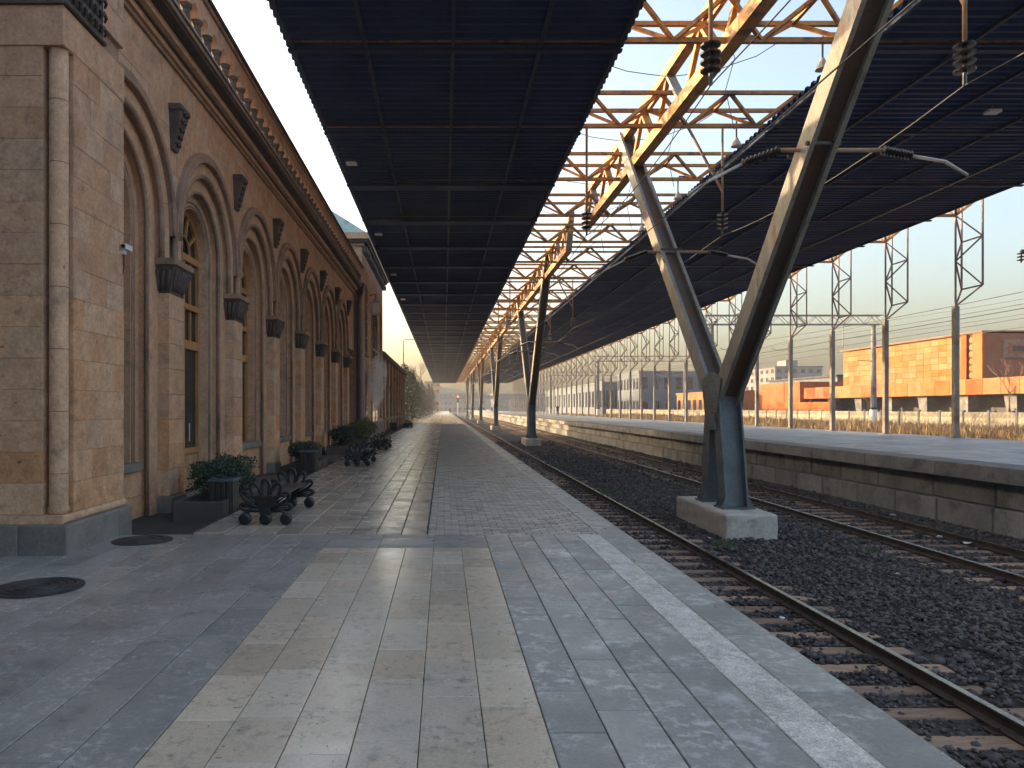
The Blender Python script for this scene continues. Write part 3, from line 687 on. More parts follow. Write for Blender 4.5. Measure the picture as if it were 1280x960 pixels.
# low wing
lw = thing('low_wing', 'low brown wing with pilasters between the tower and the trees', 'building', (-9, 66, 0))
LX, LY0, LY1, LZ = -4.62, 51.3, 84, 3.75+H
MB().box(-14, LX, LY0, LY1, -0.3, LZ).build('wall', M['tuff'], lw)
MB().box(-14.2, LX+0.35, LY0, LY1+0.2, LZ+0.001, LZ+0.18).build('cornice', M['tuff_dark'], lw)
MB().add([(-14.4, LY0, LZ+0.181), (LX+0.5, LY0, LZ+0.181), (LX+0.5, LY1+0.3, LZ+0.181), (-14.4, LY1+0.3, LZ+0.181), (-9.5, LY0, LZ+1.7), (-9.5, LY1+0.3, LZ+1.7)],
         [(3,2,1,0),(0,1,4),(1,2,5,4),(2,3,5),(3,0,4,5)]).build('roof', M['tuff_moulding'], lw)
for k in range(9):
    yy = LY0+0.3+k*4.0
    MB().cbox(LX, LX+0.2, yy-0.3, yy+0.3, -0.15, LZ-0.002, 'x', 0.02).build('pilaster', M['tuff_moulding'], lw)
    if k < 8:
        w = MB().box(LX-0.05, LX+0.06, yy+1.2, yy+2.8, 0.85, 3.6).build('window', M['wood'], lw)
        for q in (0, 1):
            MB().box(LX, LX+0.075, yy+1.3+q*0.72, yy+1.98+q*0.72, 0.95, 3.5).build('pane', M['glass'], w)
        MB().cbox(LX, LX+0.2, yy+1.0, yy+3.0, 0.7, 0.849, 'x', 0.02).build('sill', M['plinth'], w)

# ------------------------------------------------------------------ canopies, trusses, V columns
ZT, ZU = 8.2+H, 8.9+H                       # bottom chord, top chords of the cross trusses
Y0T, DY, NT = 11.5, 5.0, 46
YEND_C = Y0T+DY*(NT-1)
def canopy(name, label, x0, x1, ribs):
    t = thing(name, label, 'canopy', ((x0+x1)/2, 9.0, ZT-0.1))
    zc = ZT-0.10; pitch = 0.3125; n = 16; d = 0.095
    mb = MB(); V = []; F = []; prof = []
    for i in range(n):
        y = i*pitch
        prof += [(y, 0), (y+0.10, 0), (y+0.15, d), (y+0.26, d)]
    prof.append((n*pitch, 0))
    ya = 14.0
    for y, z in prof:
        for x in (x0, x1): V += [(x, ya+y, zc+z), (x, ya+y, zc+z+0.008)]
    for i in range(len(prof)-1):
        a, b = i*4, i*4+4
        F += [(a, a+2, b+2, b), (a+1, b+1, b+3, a+3), (a, b, b+1, a+1), (a+2, a+3, b+3, b+2)]
    mb.add(V, F); first = mb.build('roof_sheet', M['sheet'], t)
    for k in list(range(-13, -6))+list(range(1, NT-1)):     # unseen rear sheets cut light from behind; roof gap widened to brighten near terrace
        c = first.copy(); COL.objects.link(c); c.location.y += k*5.0
        c.location.z += rng.uniform(-0.012, 0.012)
    for x in ribs:
        MB().box(x-0.04, x+0.04, 14.0, YEND_C+2.4, zc-0.10, zc-0.012).build('purlin', M['rib'], t)
    for k in range(1, NT):
        yy = Y0T+DY*k
        MB().box(x0+0.05, x1-0.05, yy-0.07, yy+0.07, zc-0.15, zc-0.101).build('cross_bar', M['rib'], t)
    if x0 < 0:
        for k in range(3, NT-1):
            yy = Y0T+DY*k
            MB().cbox(x0+0.3, x1-0.3, yy-0.28, yy+0.28, zc-0.225, zc-0.151, 'z', 0.02).build('soffit_band', M['sheet'], t)
    return t
canopy('platform_canopy', 'dark navy corrugated canopy roof over the near platform beside the station', -3.53, 4.02, (-3.4, -1.75, 0.2, 2.15, 3.9))
canopy('platform_canopy', 'dark navy corrugated canopy roof over the far platform and second track', 9.25, 20.8, (9.4, 11.6, 13.8, 16.0, 18.2, 20.6))

XV = 6.45
def truss(k):
    yy = Y0T+DY*k
    far = k > 10
    lab = 'overhead lattice cross truss at the top edge that holds the nearest hangers' if k == 0 else (ORD[k-1]+' rust-orange lattice cross truss in view from the top, above both canopies') if k < 20 else 'distant rust-orange lattice cross truss in the row fading towards the platform end'
    t = thing('roof_truss', lab, 'truss', (XV, yy, ZT), 'cross trusses of the canopy')
    c = 0.045
    tops = (-0.63, 0.63)
    cm = M['ochre' if k % 2 else 'rustred']
    MB().bar((-3.4, yy, ZT), (21.8, yy, ZT), 0.11, 0.11).build('bottom_chord', cm, t)
    for d in tops: MB().bar((-3.4, yy+d, ZU), (22.5, yy+d, ZU), 0.10, 0.10).build('top_chord', cm, t)
    web = []
    xs = [3.15+i*1.97 for i in range(5)]
    for i, x in enumerate(xs):
        for d in tops:
            web.append(((x, yy, ZT), (x+0.985, yy+d, ZU)))
            if i < 4: web.append(((x+0.985, yy+d, ZU), (x+1.97, yy, ZT)))
        web.append(((x+0.985, yy-0.63, ZU), (x+0.985, yy+0.63, ZU)))
    web.append(((20.9, yy, ZT), (21.4, yy-0.63, ZU))); web.append(((20.9, yy, ZT), (21.4, yy+0.63, ZU)))
    web.append(((21.8, yy, ZT), (21.4, yy-0.63, ZU))); web.append(((21.8, yy, ZT), (21.4, yy+0.63, ZU)))
    web.append(((21.8, yy, ZT), (22.5, yy-0.63, ZU))); web.append(((21.8, yy, ZT), (22.5, yy+0.63, ZU)))
    # hanging lattice and post on the far platform
    za, zm, zl, zp = ZU, 7.2+H, 5.15+H, 4.33+H
    lat = [((21.8, yy, ZT), (21.8, yy, zp))]
    for d in tops:
        lat += [((22.5, yy+d, za), (22.5, yy+d, zl)), ((21.8, yy, ZT), (22.5, yy+d, zm)), ((22.5, yy+d, zm), (21.8, yy, 6.25+H)),
                ((21.8, yy, 6.25+H), (22.5, yy+d, zl)), ((22.5, yy+d, zl), (21.8, yy, zp))]
    lat += [((22.5, yy-0.63, zm), (22.5, yy+0.63, zm)), ((22.5, yy-0.63, zl), (22.5, yy+0.63, zl)), ((22.5, yy-0.63, za), (22.5, yy+0.63, za))]
    if not far:
        for a, b in web: MB().bar(a, b, 0.085, 0.085).build('web_bar', cm, t)
        for a, b in lat: MB().bar(a, b, 0.058, 0.058).build('lattice_bar', M['plum'], t)
    else:
        m1 = MB(); m2 = MB()
        for a, b in web: m1.bar(a, b, 0.085, 0.085)
        for a, b in lat: m2.bar(a, b, 0.058, 0.058)
        m1.build('web', cm, t); m2.build('lattice', M['plum'], t)
    ps = MB().box(21.70, 21.90, yy-0.105, yy+0.105, 0.36, zp).build('post', M['mast'], t)
    if not far: MB().box(21.55, 22.05, yy-0.22, yy+0.22, 0.365, 0.40).build('base_plate', M['mast'], t)
    if k < 8:                                # slack wires strung over the open strip
        MB().tube([(3.9+0.2*i, yy-0.9, ZU+0.35+0.03*math.sin(i)+0.004*(i-12)**2) for i in range(0, 28, 3)], 0.012, 5).build('slack_wire', M['wire'], t)
for k in range(NT): truss(k)

VY = [17.1+37.5*i for i in range(6)]
def hsec(mb_list, a, b, w=0.56, sep=0.56):
    pass
def v_support(yv, label):
    t = thing('v_support', label, 'column', (XV, yv, -1.05), 'V shaped columns between the tracks')
    zc = 0.45+H
    ch = MB().add([(5.87, yv-1.7, -1.12), (6.97, yv-1.7, -1.12), (6.97, yv+1.6, -1.12), (5.87, yv+1.6, -1.12), (5.87, yv-1.7, -0.57), (6.97, yv-1.7, -0.57), (6.97, yv+1.6, -0.57), (5.87, yv+1.6, -0.57)],
                 [(3,2,1,0),(4,5,6,7),(0,1,5,4),(1,2,6,5),(2,3,7,6),(3,0,4,7)])
    b = ch.build('footing', M['concrete_pale'], t)
    bm = bmesh.new(); bm.from_mesh(b.data); bmesh.ops.bevel(bm, geom=list(bm.edges), offset=0.03, segments=1, affect='EDGES')
    bmesh.ops.subdivide_edges(bm, edges=[e for e in bm.edges if e.calc_length() > 0.3], cuts=9, use_grid_fill=True)
    for v in bm.verts:
        q_ = mnoise.noise(v.co*5+Vector((yv, 0, 0))); edge = sum((abs(abs(v.co.x+0.03)-0.55) < 0.05, abs(abs(v.co.y+0.05)-1.65) < 0.05, abs(v.co.z-0.48) < 0.05))
        v.co += v.normal*(0.012*q_-(0.035*max(0, q_) if edge > 1 else 0))
    bm.to_mesh(b.data); bm.free()
    for sg in (-1, 1):
        p0 = Vector((XV, yv+sg*0.12, zc-0.3)); p1 = Vector((XV, yv+sg*9.25, 9.62+H))
        d = (p1-p0).normalized(); nrm = Vector((1, 0, 0)).cross(d)
        arm = None
        for s2 in (-1, 1):
            o = Vector((s2*0.23, 0, 0))
            pc = MB().bar(p0+o, p1+o, 0.035, 0.44, nrm).build('flange' if arm else 'arm', M['vsteel'], arm or t)
            arm = arm or pc
        MB().bar(p0, p1, 0.425, 0.04, nrm).build('web_plate', M['vsteel_rust'], arm)
        for s2 in (-1, 1):                    # stiffener lips
            for s3 in (-1, 1):
                o = Vector((s2*0.19, 0, 0))+nrm*(s3*0.205)
                MB().bar(p0+o, p1+o, 0.05, 0.03, nrm).build('lip', M['vsteel'], arm)
        # leg
        q0 = Vector((XV, yv+sg*0.18, zc+0.1)); q1 = Vector((XV, yv+sg*0.62-0.05, -0.565))
        d = (q1-q0).normalized(); nrm = Vector((1, 0, 0)).cross(d)
        leg = None
        for s2 in (-1, 1):
            o = Vector((s2*0.235, 0, 0))
            pc = MB().bar(q0+o, q1+o, 0.04, 0.40, nrm).build('flange' if leg else 'leg', M['vblue'], leg or t)
            leg = leg or pc
        MB().bar(q0, q1, 0.43, 0.045, nrm).build('web_plate', M['vblue'], leg)
        MB().box(XV-0.36, XV+0.36, q1.y-0.28, q1.y+0.28, -0.565, -0.53).build('base_plate', M['vblue'], t)
        for s2 in (-1, 1):
            for q in range(3):
                yq = q1.y-0.17+q*0.17
                MB().prism([(XV+s2*0.257, -0.53), (XV+s2*0.35, -0.53), (XV+s2*0.257, -0.30)], yq-0.015, yq+0.015, 'y').build('stiffener', M['vblue'], t)
    for s2 in (-1, 1):
        x = XV+s2*0.27
        MB().prism([(yv-0.40, zc-0.55), (yv+0.40, zc-0.55), (yv+0.62, zc+0.20), (yv+0.2, zc+0.36), (yv-0.2, zc+0.36), (yv-0.62, zc+0.20)], x-0.012, x+0.012).build('gusset_plate', M['vblue'], t)
        for bq in range(10):
            a_ = bq*0.628
            MB().lathe([(0.022, x+s2*0.012), (0.022, x+s2*0.03)], 6, (0, yv+0.33*math.cos(a_), zc-0.12+0.3*math.sin(a_)), 'x').build('bolt', M['vblue'], t)
        MB().prism([(yv-0.38, zc-0.95), (yv+0.38, zc-0.95), (yv+0.30, zc-0.56), (yv-0.30, zc-0.56)], x-0.03, x-0.004).build('tie_plate', M['vblue'], t)
for i, yv in enumerate(VY):
    v_support(yv, ('big rusty V-shaped steel column nearest the camera on a pale concrete footing', 'second V-shaped steel column from the camera, between the tracks', 'third V-shaped steel column from the camera, between the tracks',
                   'fourth V-shaped steel column from the camera, between the tracks', 'fifth V-shaped steel column, small in the distance', 'farthest V-shaped steel column near the red signal')[i])

def long_truss(yv, label):
    t = thing('longitudinal_truss', label, 'truss', (XV, yv, 8.2+H), 'ochre trusses lying on the V columns')
    za, zb = 8.24+H, 9.6+H; y0, y1 = yv-16.4, yv+16.4
    for x in (-0.27, 0.27):
        pass
    MB().box(XV-0.16, XV+0.16, y0, y1, za-0.17, za+0.17).build('bottom_chord', M['ochre'], t)
    MB().box(XV-0.14, XV+0.14, y0-0.8, y1-0.3, zb-0.13, zb+0.13).build('top_chord', M['ochre'], t)
    n = 12; st = (y1-y0)/n
    for i in range(n):
        a = y0+i*st
        MB().bar((XV, a+0.1, za), (XV, a+st*0.5, zb), 0.09, 0.24, (1, 0, 0)).build('diagonal', M['mast' if i % 2 else 'ochre'], t)
        MB().bar((XV, a+st*0.5, zb), (XV, a+st-0.1, za), 0.16, 0.12, (1, 0, 0)).build('diagonal', M['ochre'], t)
    MB().bar((XV, y0, za), (XV, y0-0.8, zb+0.35), 0.2, 0.3, (1, 0, 0)).build('end_post', M['mast'], t)
    MB().bar((XV, y1, za), (XV, y1-0.3, zb), 0.2, 0.2, (1, 0, 0)).build('end_post', M['mast'], t)
for i, yv in enumerate(VY):
    long_truss(yv, ORD[i]+' ochre lengthwise truss from the camera, carried by a V column')

# ------------------------------------------------------------------ overhead line
def insulator(mb, top, r=0.13, n=4, dz=0.13):
    x, y, z = top; prof = [(0.03, z)]
    for i in range(n):
        zz = z-0.04-i*dz
        prof += [(0.035, zz), (r, zz-0.05), (r*0.95, zz-0.075), (0.035, zz-0.085)]
    prof.append((0.025, z-0.08-n*dz)); mb.lathe(prof[::-1], 12, (x, y, 0)); return mb
n_h = 0
for yy in (11.5, 21.5, 46.5, 56.5, 81.5, 91.5, 121.5, 131.5):
    for tr, x in (('near', 4.15), ('far', 8.1)):
        if tr == 'far' and yy > 100: continue
        dist = {11.5: 'nearest the camera', 21.5: 'second in its row', 46.5: 'third in its row', 56.5: 'fourth in its row', 81.5: 'fifth in its row', 91.5: 'sixth in its row', 121.5: 'seventh in its row', 131.5: 'last in its row'}[yy]
        h = thing('wire_hanger', f'brown hanger rod with dark ribbed insulator over the {tr} track, {dist}', 'insulator', (x, yy, 4.95+H), 'hangers of the overhead line')
        MB().tube([(x, yy, ZT-0.04), (x, yy, 5.72+H)], 0.035, 8).build('rod', M['tube'], h, smooth=True)
        insulator(MB(), (x, yy, 5.74+H), 0.16).build('insulator', M['insul'], h, smooth=False)
        MB().tube([(x, yy, 5.2+H), (x, yy, 5.02+H)], 0.03, 6).build('clamp', M['black'], h)
        if tr == 'far':
            MB().bar((x-1.0, yy, ZT-0.04), (x, yy, 6.3+H), 0.06, 0.06).build('brace', M['tube'], h)
nb_ = 0
for i, yv in enumerate(VY[:4]):
    for sg in (-1, 1):
        yy = yv+sg*4.2; z = 4.5+H
        t = thing('registration_arm', ('nearest' if nb_ == 0 else ORD[nb_])+' rusty cross tube with ribbed insulators clamped to a V column', 'bracket', (XV, yy, z), 'arms steadying the contact wires'); nb_ += 1
        MB().tube([(5.86, yy, z), (7.64, yy, z)], 0.04, 8).build('cross_tube', M['tube'], t, smooth=True)
        MB().box(XV-0.30, XV+0.30, yy-0.36, yy-0.30, z-0.03, z+0.03).build('clamp', M['black'], t)
        MB().box(XV-0.30, XV+0.30, yy+0.30, yy+0.36, z-0.03, z+0.03).build('clamp', M['black'], t)
        for (a, b, c, d) in (((5.86, z), (5.2, z-0.24), (4.6, z-0.55), (4.25, z-0.78)), ((7.64, z), (8.17, z-0.1), (8.75, z-0.2), (9.14, z-0.44))):
            a3, b3 = Vector((a[0], yy, a[1])), Vector((b[0], yy, b[1]))
            m = MB(); P = []; rr = []
            for q in range(19):
                P.append(a3.lerp(b3, q/18)); rr.append(0.035 if q % 2 == 0 else 0.085)
            m.tube(P, rr, 10).build('insulator', M['insul'], t)
            MB().tube([b3, (c[0], yy, c[1]), (d[0], yy, d[1])], 0.028, 6).build('steady_tube', M['tube_pale'], t, smooth=True)
def wire(name, label, pts, r, sag=0.0, n=8):
    P = []
    for a, b in zip(pts, pts[1:]):
        a, b = Vector(a), Vector(b); l = (b-a).length
        for i in range(n): 
            t = i/n; p = a.lerp(b, t); p.z -= sag*4*t*(1-t); P.append(p)
    P.append(Vector(pts[-1]))
    return MB().tube(P, r, 5).build(name, M['wire'], label=label, cat='wire', group='overhead wires')
hy = (-5, 11.5, 21.5, 46.5, 56.5, 81.5, 91.5, 121.5, 131.5, 240)
wire('messenger_wire', 'sagging black messenger wire through the insulators above the near track', [(4.15, y, 5.02+H) for y in hy], 0.011, 0.25)
wire('contact_wire', 'straight black contact wire below the insulators above the near track', [(4.25, y, 3.68+H) for y in (-5, 12.9, 21.3, 50.4, 58.8, 240)], 0.011)
wire('messenger_wire', 'sagging black messenger wire through the insulators above the second track', [(8.1, y, 5.02+H) for y in hy], 0.011, 0.25)
wire('contact_wire', 'straight black contact wire at the tube ends above the second track', [(9.14, y, 4.02+H) for y in (-5, 12.9, 21.3, 50.4, 58.8, 240)], 0.011)
# dropper loops hanging in the open strip
for i, yy in enumerate((19.0, 24.0, 29.5, 34.5)):
    x = 7.4
    MB().tube([(x, yy, ZU+0.3), (x+0.15, yy+0.2, 9.1+H), (x-0.05, yy+0.3, 8.3+H), (x+0.1, yy+0.1, 7.2+H)], 0.011, 5).build('loose_cable', M['wire'], label=ORD[i]+' thin cable dangling in the gap between the two canopies', cat='cable', group='dangling cables')
    cl = thing('canopy_lamp', ORD[i]+' bell lamp on a bent tube at the inner edge of the far canopy', 'lamp', (9.1, yy-2, ZT), 'lamps along the far canopy edge')
    MB().tube([(9.2, yy-2, ZT+0.4), (8.75, yy-2, ZT+0.42), (8.7, yy-2, ZT+0.3), (8.7, yy-2, ZT-0.15)], 0.028, 6).build('arm', M['zinc'], cl)
    MB().lathe([(0.16, ZT-0.42), (0.15, ZT-0.38), (0.07, ZT-0.22), (0.04, ZT-0.15)], 12, (8.7, yy-2, 0)).build('shade', M['tube_pale'], cl)
# small light fittings under the canopies
for i, (x, yy) in enumerate(((-3.0, 24.0), (-3.0, 33.8), (-3.0, 44.0), (-3.0, 54.0), (14.7, 19.8))):
    f = thing('canopy_light', (ORD[i]+' small pale light box under the left edge of the near canopy') if i < 4 else 'small pale light box under the far canopy at the right', 'light', (x, yy, ZT-0.2), 'light boxes under the canopies')
    MB().cbox(x-0.17, x+0.17, yy-0.12, yy+0.12, ZT-0.30, ZT-0.22, 'z', 0.02).build('housing', M['whitepaint'], f)
    MB().tube([(x, yy, ZT-0.23), (x, yy, ZT-0.1)], 0.02, 6).build('stem', M['zinc'], f)

# ------------------------------------------------------------------ tracks
def track(name, label, xr, yr=(2.5, 300)):
    t = thing(name, label, 'track', ((xr[0]+xr[1])/2, 10, -1.1), 'railway tracks')
    for x in xr:
        pr = [(x-0.07, -1.085), (x+0.07, -1.085), (x+0.07, -1.075), (x+0.012, -1.05), (x+0.012, -0.985), (x+0.036, -0.975), (x+0.036, -0.955), (x-0.036, -0.955), (x-0.036, -0.975), (x-0.012, -0.985), (x-0.012, -1.05), (x-0.07, -1.075)]
        r_ = MB().prism(pr, yr[0], yr[1], 'y').build('rail', M['rail_rust'], t)
        MB().box(x-0.034, x+0.034, yr[0], yr[1], -0.9548, -0.949).build('rail_head', M['rail_head'], r_)
        for yy in np.arange(yr[0]+0.2, 30, 0.58):
            m = MB().box(x-0.15, x+0.15, yy+0.03, yy+0.17, -1.098, -1.088)
            for s in (-0.095, 0.095): m.box(x+s-0.02, x+s+0.02, yy+0.06, yy+0.14, -1.088, -1.05)
            m.build('chair_plate', M['rail_rust'], t)
    xm = (xr[0]+xr[1])/2
    for i, yy in enumerate(np.arange(yr[0], 90, 0.58)):
        h = rng.uniform(1.3, 1.42); dx = rng.uniform(-0.07, 0.07); a = rng.uniform(-0.03, 0.03)
        MB().cbox(xm-h+dx, xm+h+dx, yy+0.0, yy+0.23+rng.uniform(-0.02, 0.02), -1.28, -1.098+rng.uniform(-0.012, 0.0), 'z', 0.012).build('sleeper', M['sleeper'], t)
    mb = MB()
    for yy in np.arange(90, 200, 0.58): mb.box(xm-1.35, xm+1.35, yy, yy+0.23, -1.25, -1.10)
    mb.build('far_sleepers', M['sleeper'], t, kind='stuff')
track('railway_track', 'railway track beside the near platform with one shiny rail in view', (3.17, 4.77))
track('railway_track', 'second railway track along the concrete wall of the far platform', (8.95, 10.55))

# ballast stones
def stones(n, xr, yr, size, name):
    bm = bmesh.new(); bmesh.ops.create_icosphere(bm, subdivisions=1, radius=1.0)
    bv = np.array([v.co[:] for v in bm.verts]); bf = np.array([[v.index for v in f.verts] for f in bm.faces]); bm.free()
    nv, nf = len(bv), len(bf)
    X = nrg.uniform(xr[0], xr[1], n); Y = nrg.uniform(yr[0], yr[1], n)
    keep = ~((X > 5.80) & (X < 7.04) & ((np.abs(Y-17.1) < 1.8) | (np.abs(Y-54.6) < 1.8)))
    for xx in (3.17, 4.77, 8.95, 10.55): keep &= np.abs(X-xx) > 0.085
    # fewer stones lie on the sleepers
    for xm in (3.97, 9.75):
        on = (np.abs(X-xm) < 1.38) & (((Y-2.5) % 0.58) < 0.23)
        keep &= ~(on & (nrg.random(n) < 0.82))
    X, Y = X[keep], Y[keep]; n = len(X)
    s = size*nrg.lognormal(0, 0.35, n)
    mound = 0.06*np.exp(-((X-6.9)/1.6)**2)+0.02*np.sin(X*3.1+Y*0.9)*np.sin(Y*1.7)
    Z = -1.115+mound+s*0.25*nrg.random(n)
    q = nrg.normal(size=(n, 4)); q /= np.linalg.norm(q, axis=1)[:, None]
    a, b, c, d = q.T
    Rm = np.stack([np.stack([1-2*(c*c+d*d), 2*(b*c-a*d), 2*(b*d+a*c)], -1), np.stack([2*(b*c+a*d), 1-2*(b*b+d*d), 2*(c*d-a*b)], -1), np.stack([2*(b*d-a*c), 2*(c*d+a*b), 1-2*(b*b+c*c)], -1)], -2)
    sc = s[:, None]*nrg.uniform(0.6, 1.25, (n, 3))
    jit = nrg.uniform(0.58, 1.25, (n, nv, 1))
    P = bv[None]*jit*sc[:, None, :]
    P = np.einsum('nij,nvj->nvi', Rm, P); P[..., 2] *= 0.75
    P += np.stack([X, Y, Z], -1)[:, None, :]
    me = bpy.data.meshes.new(name)
    me.vertices.add(n*nv); me.vertices.foreach_set('co', P.reshape(-1).astype(np.float32))
    F = (bf[None]+(np.arange(n)*nv)[:, None, None]).reshape(-1)
    me.loops.add(len(F)); me.loops.foreach_set('vertex_index', F.astype(np.int32))
    me.polygons.add(n*nf); me.polygons.foreach_set('loop_start', np.arange(0, n*nf*3, 3, dtype=np.int32))
    me.polygons.foreach_set('loop_total', np.full(n*nf, 3, dtype=np.int32))
    me.update(); me.validate(); me.materials.append(M['ballast'])
    o = bpy.data.objects.new(name, me); COL.objects.link(o); return o
SALL = stones(26000, (2.45, 12.1), (4.6, 13), 0.026, 'ballast_stones')
tag(SALL, 'coarse dark ballast stones in the foreground between the rails', 'ballast', kind='stuff')
tag(stones(24000, (2.45, 12.1), (13, 27), 0.031, 'ballast_stones'), 'dark ballast stones around the nearest V column footing', 'ballast', kind='stuff')
tag(stones(9000, (2.45, 12.1), (27, 60), 0.05, 'ballast_stones'), 'dark ballast stones farther along the tracks', 'ballast', kind='stuff')

# weeds and litter on the ballast
def tuft(mb, x, y, z, n, r, h):
    for i in range(n):
        a = rng.uniform(0, 6.28); d = r*math.sqrt(rng.random()); bx, by = x+d*math.cos(a), y+d*math.sin(a)
        hh = h*rng.uniform(0.5, 1.2); w = 0.008+0.03*h; t = rng.uniform(0, 6.28); lx, ly = rng.uniform(-0.5, 0.5)*hh, rng.uniform(-0.5, 0.5)*hh
        mb.add([(bx-w*math.cos(t), by-w*math.sin(t), z), (bx+w*math.cos(t), by+w*math.sin(t), z), (bx+lx, by+ly, z+hh)], [(0, 1, 2)])
for i, (x, y, r_, n, lab) in enumerate(((5.55, 14.6, 0.22, 260, 'bright green weed tuft beside the nearest column footing'), (5.1, 24.0, 0.7, 350, 'thin green weeds along the near rail'),
                                   (6.3, 35.0, 1.2, 700, 'patch of green weeds on the ballast before the second V column'), (8.1, 14.0, 0.12, 60, 'tiny pale weed in the ballast at the right'))):
    mb = MB(); tuft(mb, x, y, -1.08, n, r_, 0.09); mb.build('weed_patch', M['weed'], label=lab, cat='weeds', kind='stuff', recalc=False)
def litter(x, y, z, s, lab):
    bm = bmesh.new(); bmesh.ops.create_icosphere(bm, subdivisions=1, radius=s)
    for v in bm.verts: k_ = rng.uniform(0.3, 1.5); v.co = Vector((v.co.x*k_*1.2, v.co.y*k_, v.co.z*k_*0.5+s*0.3))
    me = bpy.data.meshes.new('paper_scrap'); bm.to_mesh(me); bm.free(); me.materials.append(M['paper'])
    o = bpy.data.objects.new('paper_scrap', me); COL.objects.link(o); o.location = (x, y, z)
    tag(o, lab, 'litter', 'white litter on the tracks')
litter(10.42, 14.7, -1.05, 0.07, 'white crumpled scrap on the far rail of the second track, right of its twin')
litter(10.3, 15.4, -1.05, 0.06, 'white crumpled scrap on the far rail of the second track, left of its twin')
litter(11.3, 18.6, -1.05, 0.05, 'white scrap at the foot of the far platform wall')
litter(5.5, 15.3, -1.05, 0.035, 'small white scrap by the nearest column footing')
litter(7.35, 12.0, -1.06, 0.04, 'pale stone-sized scrap in the middle of the ballast')
litter(4.35, 9.5, -1.06, 0.04, 'white scrap between the platform and the near rail')

# ------------------------------------------------------------------ benches, planters, bins, manholes
def bench(loc, label):
    x, y0, z = loc
    t = thing('fan_bench', label, 'bench', (x, y0, 0), 'cast iron fan benches along the walkway')
    for e, yy in enumerate((y0+0.05, y0+1.85)):
        hub = (0, 0.20)
        en = MB()
        for ang, ln_, wd_ in ((0, 0.44, 0.085), (27, 0.43, 0.085), (-27, 0.43, 0.085), (54, 0.41, 0.08), (-54, 0.41, 0.08), (80, 0.365, 0.065), (-80, 0.365, 0.065)):
            a = R(ang); ux, uz = math.sin(a), math.cos(a); px, pz = math.cos(a), -math.sin(a)
            pts = []
            for k in range(15):
                u = k/14; s_ = math.sin(math.pi*u)
                along = 0.06+ln_*(1-(2*u-1)**2)**0.62 if False else 0.05+(ln_-0.05)*math.sin(math.pi*u)**0.75
                side = wd_*math.cos(math.pi*u)*(0.30+0.85*math.sin(math.pi*u))
                pts.append((x+ux*along+px*side, yy, hub[1]+uz*along+pz*side))
            en.tube(pts, 0.025, 6)
            en.tube([(x+ux*0.05, yy, hub[1]+uz*0.05), (x+ux*ln_*0.45, yy, hub[1]+uz*ln_*0.45)], [0.03, 0.012], 6)
            if abs(ang) > 40: en.tube([(x+ux*0.1, yy, hub[1]+uz*0.1), (x+ux*ln_, yy, hub[1]+uz*ln_)], 0.011, 5)
        fr_ = en.build('end_frame', M['black'], t, smooth=True)
        hb = MB().lathe([(0.02, yy-0.045), (0.085, yy-0.04), (0.09, yy+0.04), (0.02, yy+0.045)], 12, (x, 0, 0.19), 'y'); hb.build('hub', M['black'], fr_)
        MB().add([(x-0.07, yy-0.03, 0.22), (x+0.07, yy-0.03, 0.22), (x+0.19, yy-0.02, 0.40), (x-0.19, yy-0.02, 0.40), (x-0.07, yy+0.03, 0.22), (x+0.07, yy+0.03, 0.22), (x+0.19, yy+0.02, 0.40), (x-0.19, yy+0.02, 0.40)],
                 [(0,1,2,3),(7,6,5,4),(0,4,5,1),(1,5,6,2),(2,6,7,3),(3,7,4,0)]).build('fan_plate', M['black'], fr_)
        for dx in (-0.29, 0, 0.29):
            MB().tube([(x+dx*0.2, yy, 0.20), (x+dx*0.7, yy, 0.215-0.0*abs(dx)), (x+dx*1.0, yy, 0.16), (x+dx, yy, 0.09)], [0.035, 0.03, 0.028, 0.03], 6).build('leg', M['black'], fr_, smooth=True)
            MB().lathe([(0.03, yy-0.05), (0.055, yy-0.05), (0.085, yy-0.035), (0.085, yy+0.035), (0.055, yy+0.05), (0.03, yy+0.05)], 16, (x+dx, 0, 0.085), 'y').build('round_foot', M['black'], fr_)
    for k in range(7):
        xs = x-0.235+k*0.078
        MB().cbox(xs-0.03, xs+0.03, y0-0.0, y0+1.9, 0.385+0.02*abs(k-3)/3, 0.41+0.02*abs(k-3)/3, 'z', 0.008).build('seat_slat', M['slat'], t)
bench((-2.52, 10.40, 0), 'black cast iron bench with fan-shaped ends nearest the camera')
bench((-2.45, 20.9, 0), 'second black fan-ended bench along the walkway, beside the dark bush')
bench((-2.55, 29.0, 0), 'third black fan-ended bench along the walkway, by yellow-green shrubs')
bench((-3.0, 61.0, 0), 'small distant fan-ended bench by the low wing')

def leafball(cx, cy, cz, rx, ry, rz, n, s, mb, hollow=0.55):
    for i in range(n):
        while True:
            p = Vector((rng.uniform(-1, 1), rng.uniform(-1, 1), rng.uniform(-1, 1)))
            if hollow < p.length < 1: break
        q = p.copy(); k = 1+0.5*mnoise.noise(p*1.9+Vector((cx, cy, cz)))+(rng.uniform(0.0, 0.28) if rng.random() < 0.12 else 0)
        c = Vector((cx+p.x*rx*k, cy+p.y*ry*k, cz+p.z*rz*k))
        d = Vector((rng.gauss(0, 1), rng.gauss(0, 1), rng.gauss(0, 1))).normalized(); d = (d+p*0.8).normalized()
        u = d.cross(Vector((rng.gauss(0, 1), rng.gauss(0, 1), rng.gauss(0, 1)))).normalized(); v = d.cross(u)
        l = s*rng.uniform(0.6, 1.3)
        mb.add([c-u*l*0.45, c-v*l*0.1+u*l*0.0+d*l*0.12, c+u*l*0.45, c+v*l*0.28], [(0, 1, 2, 3)] if False else [(0, 1, 3), (1, 2, 3)])
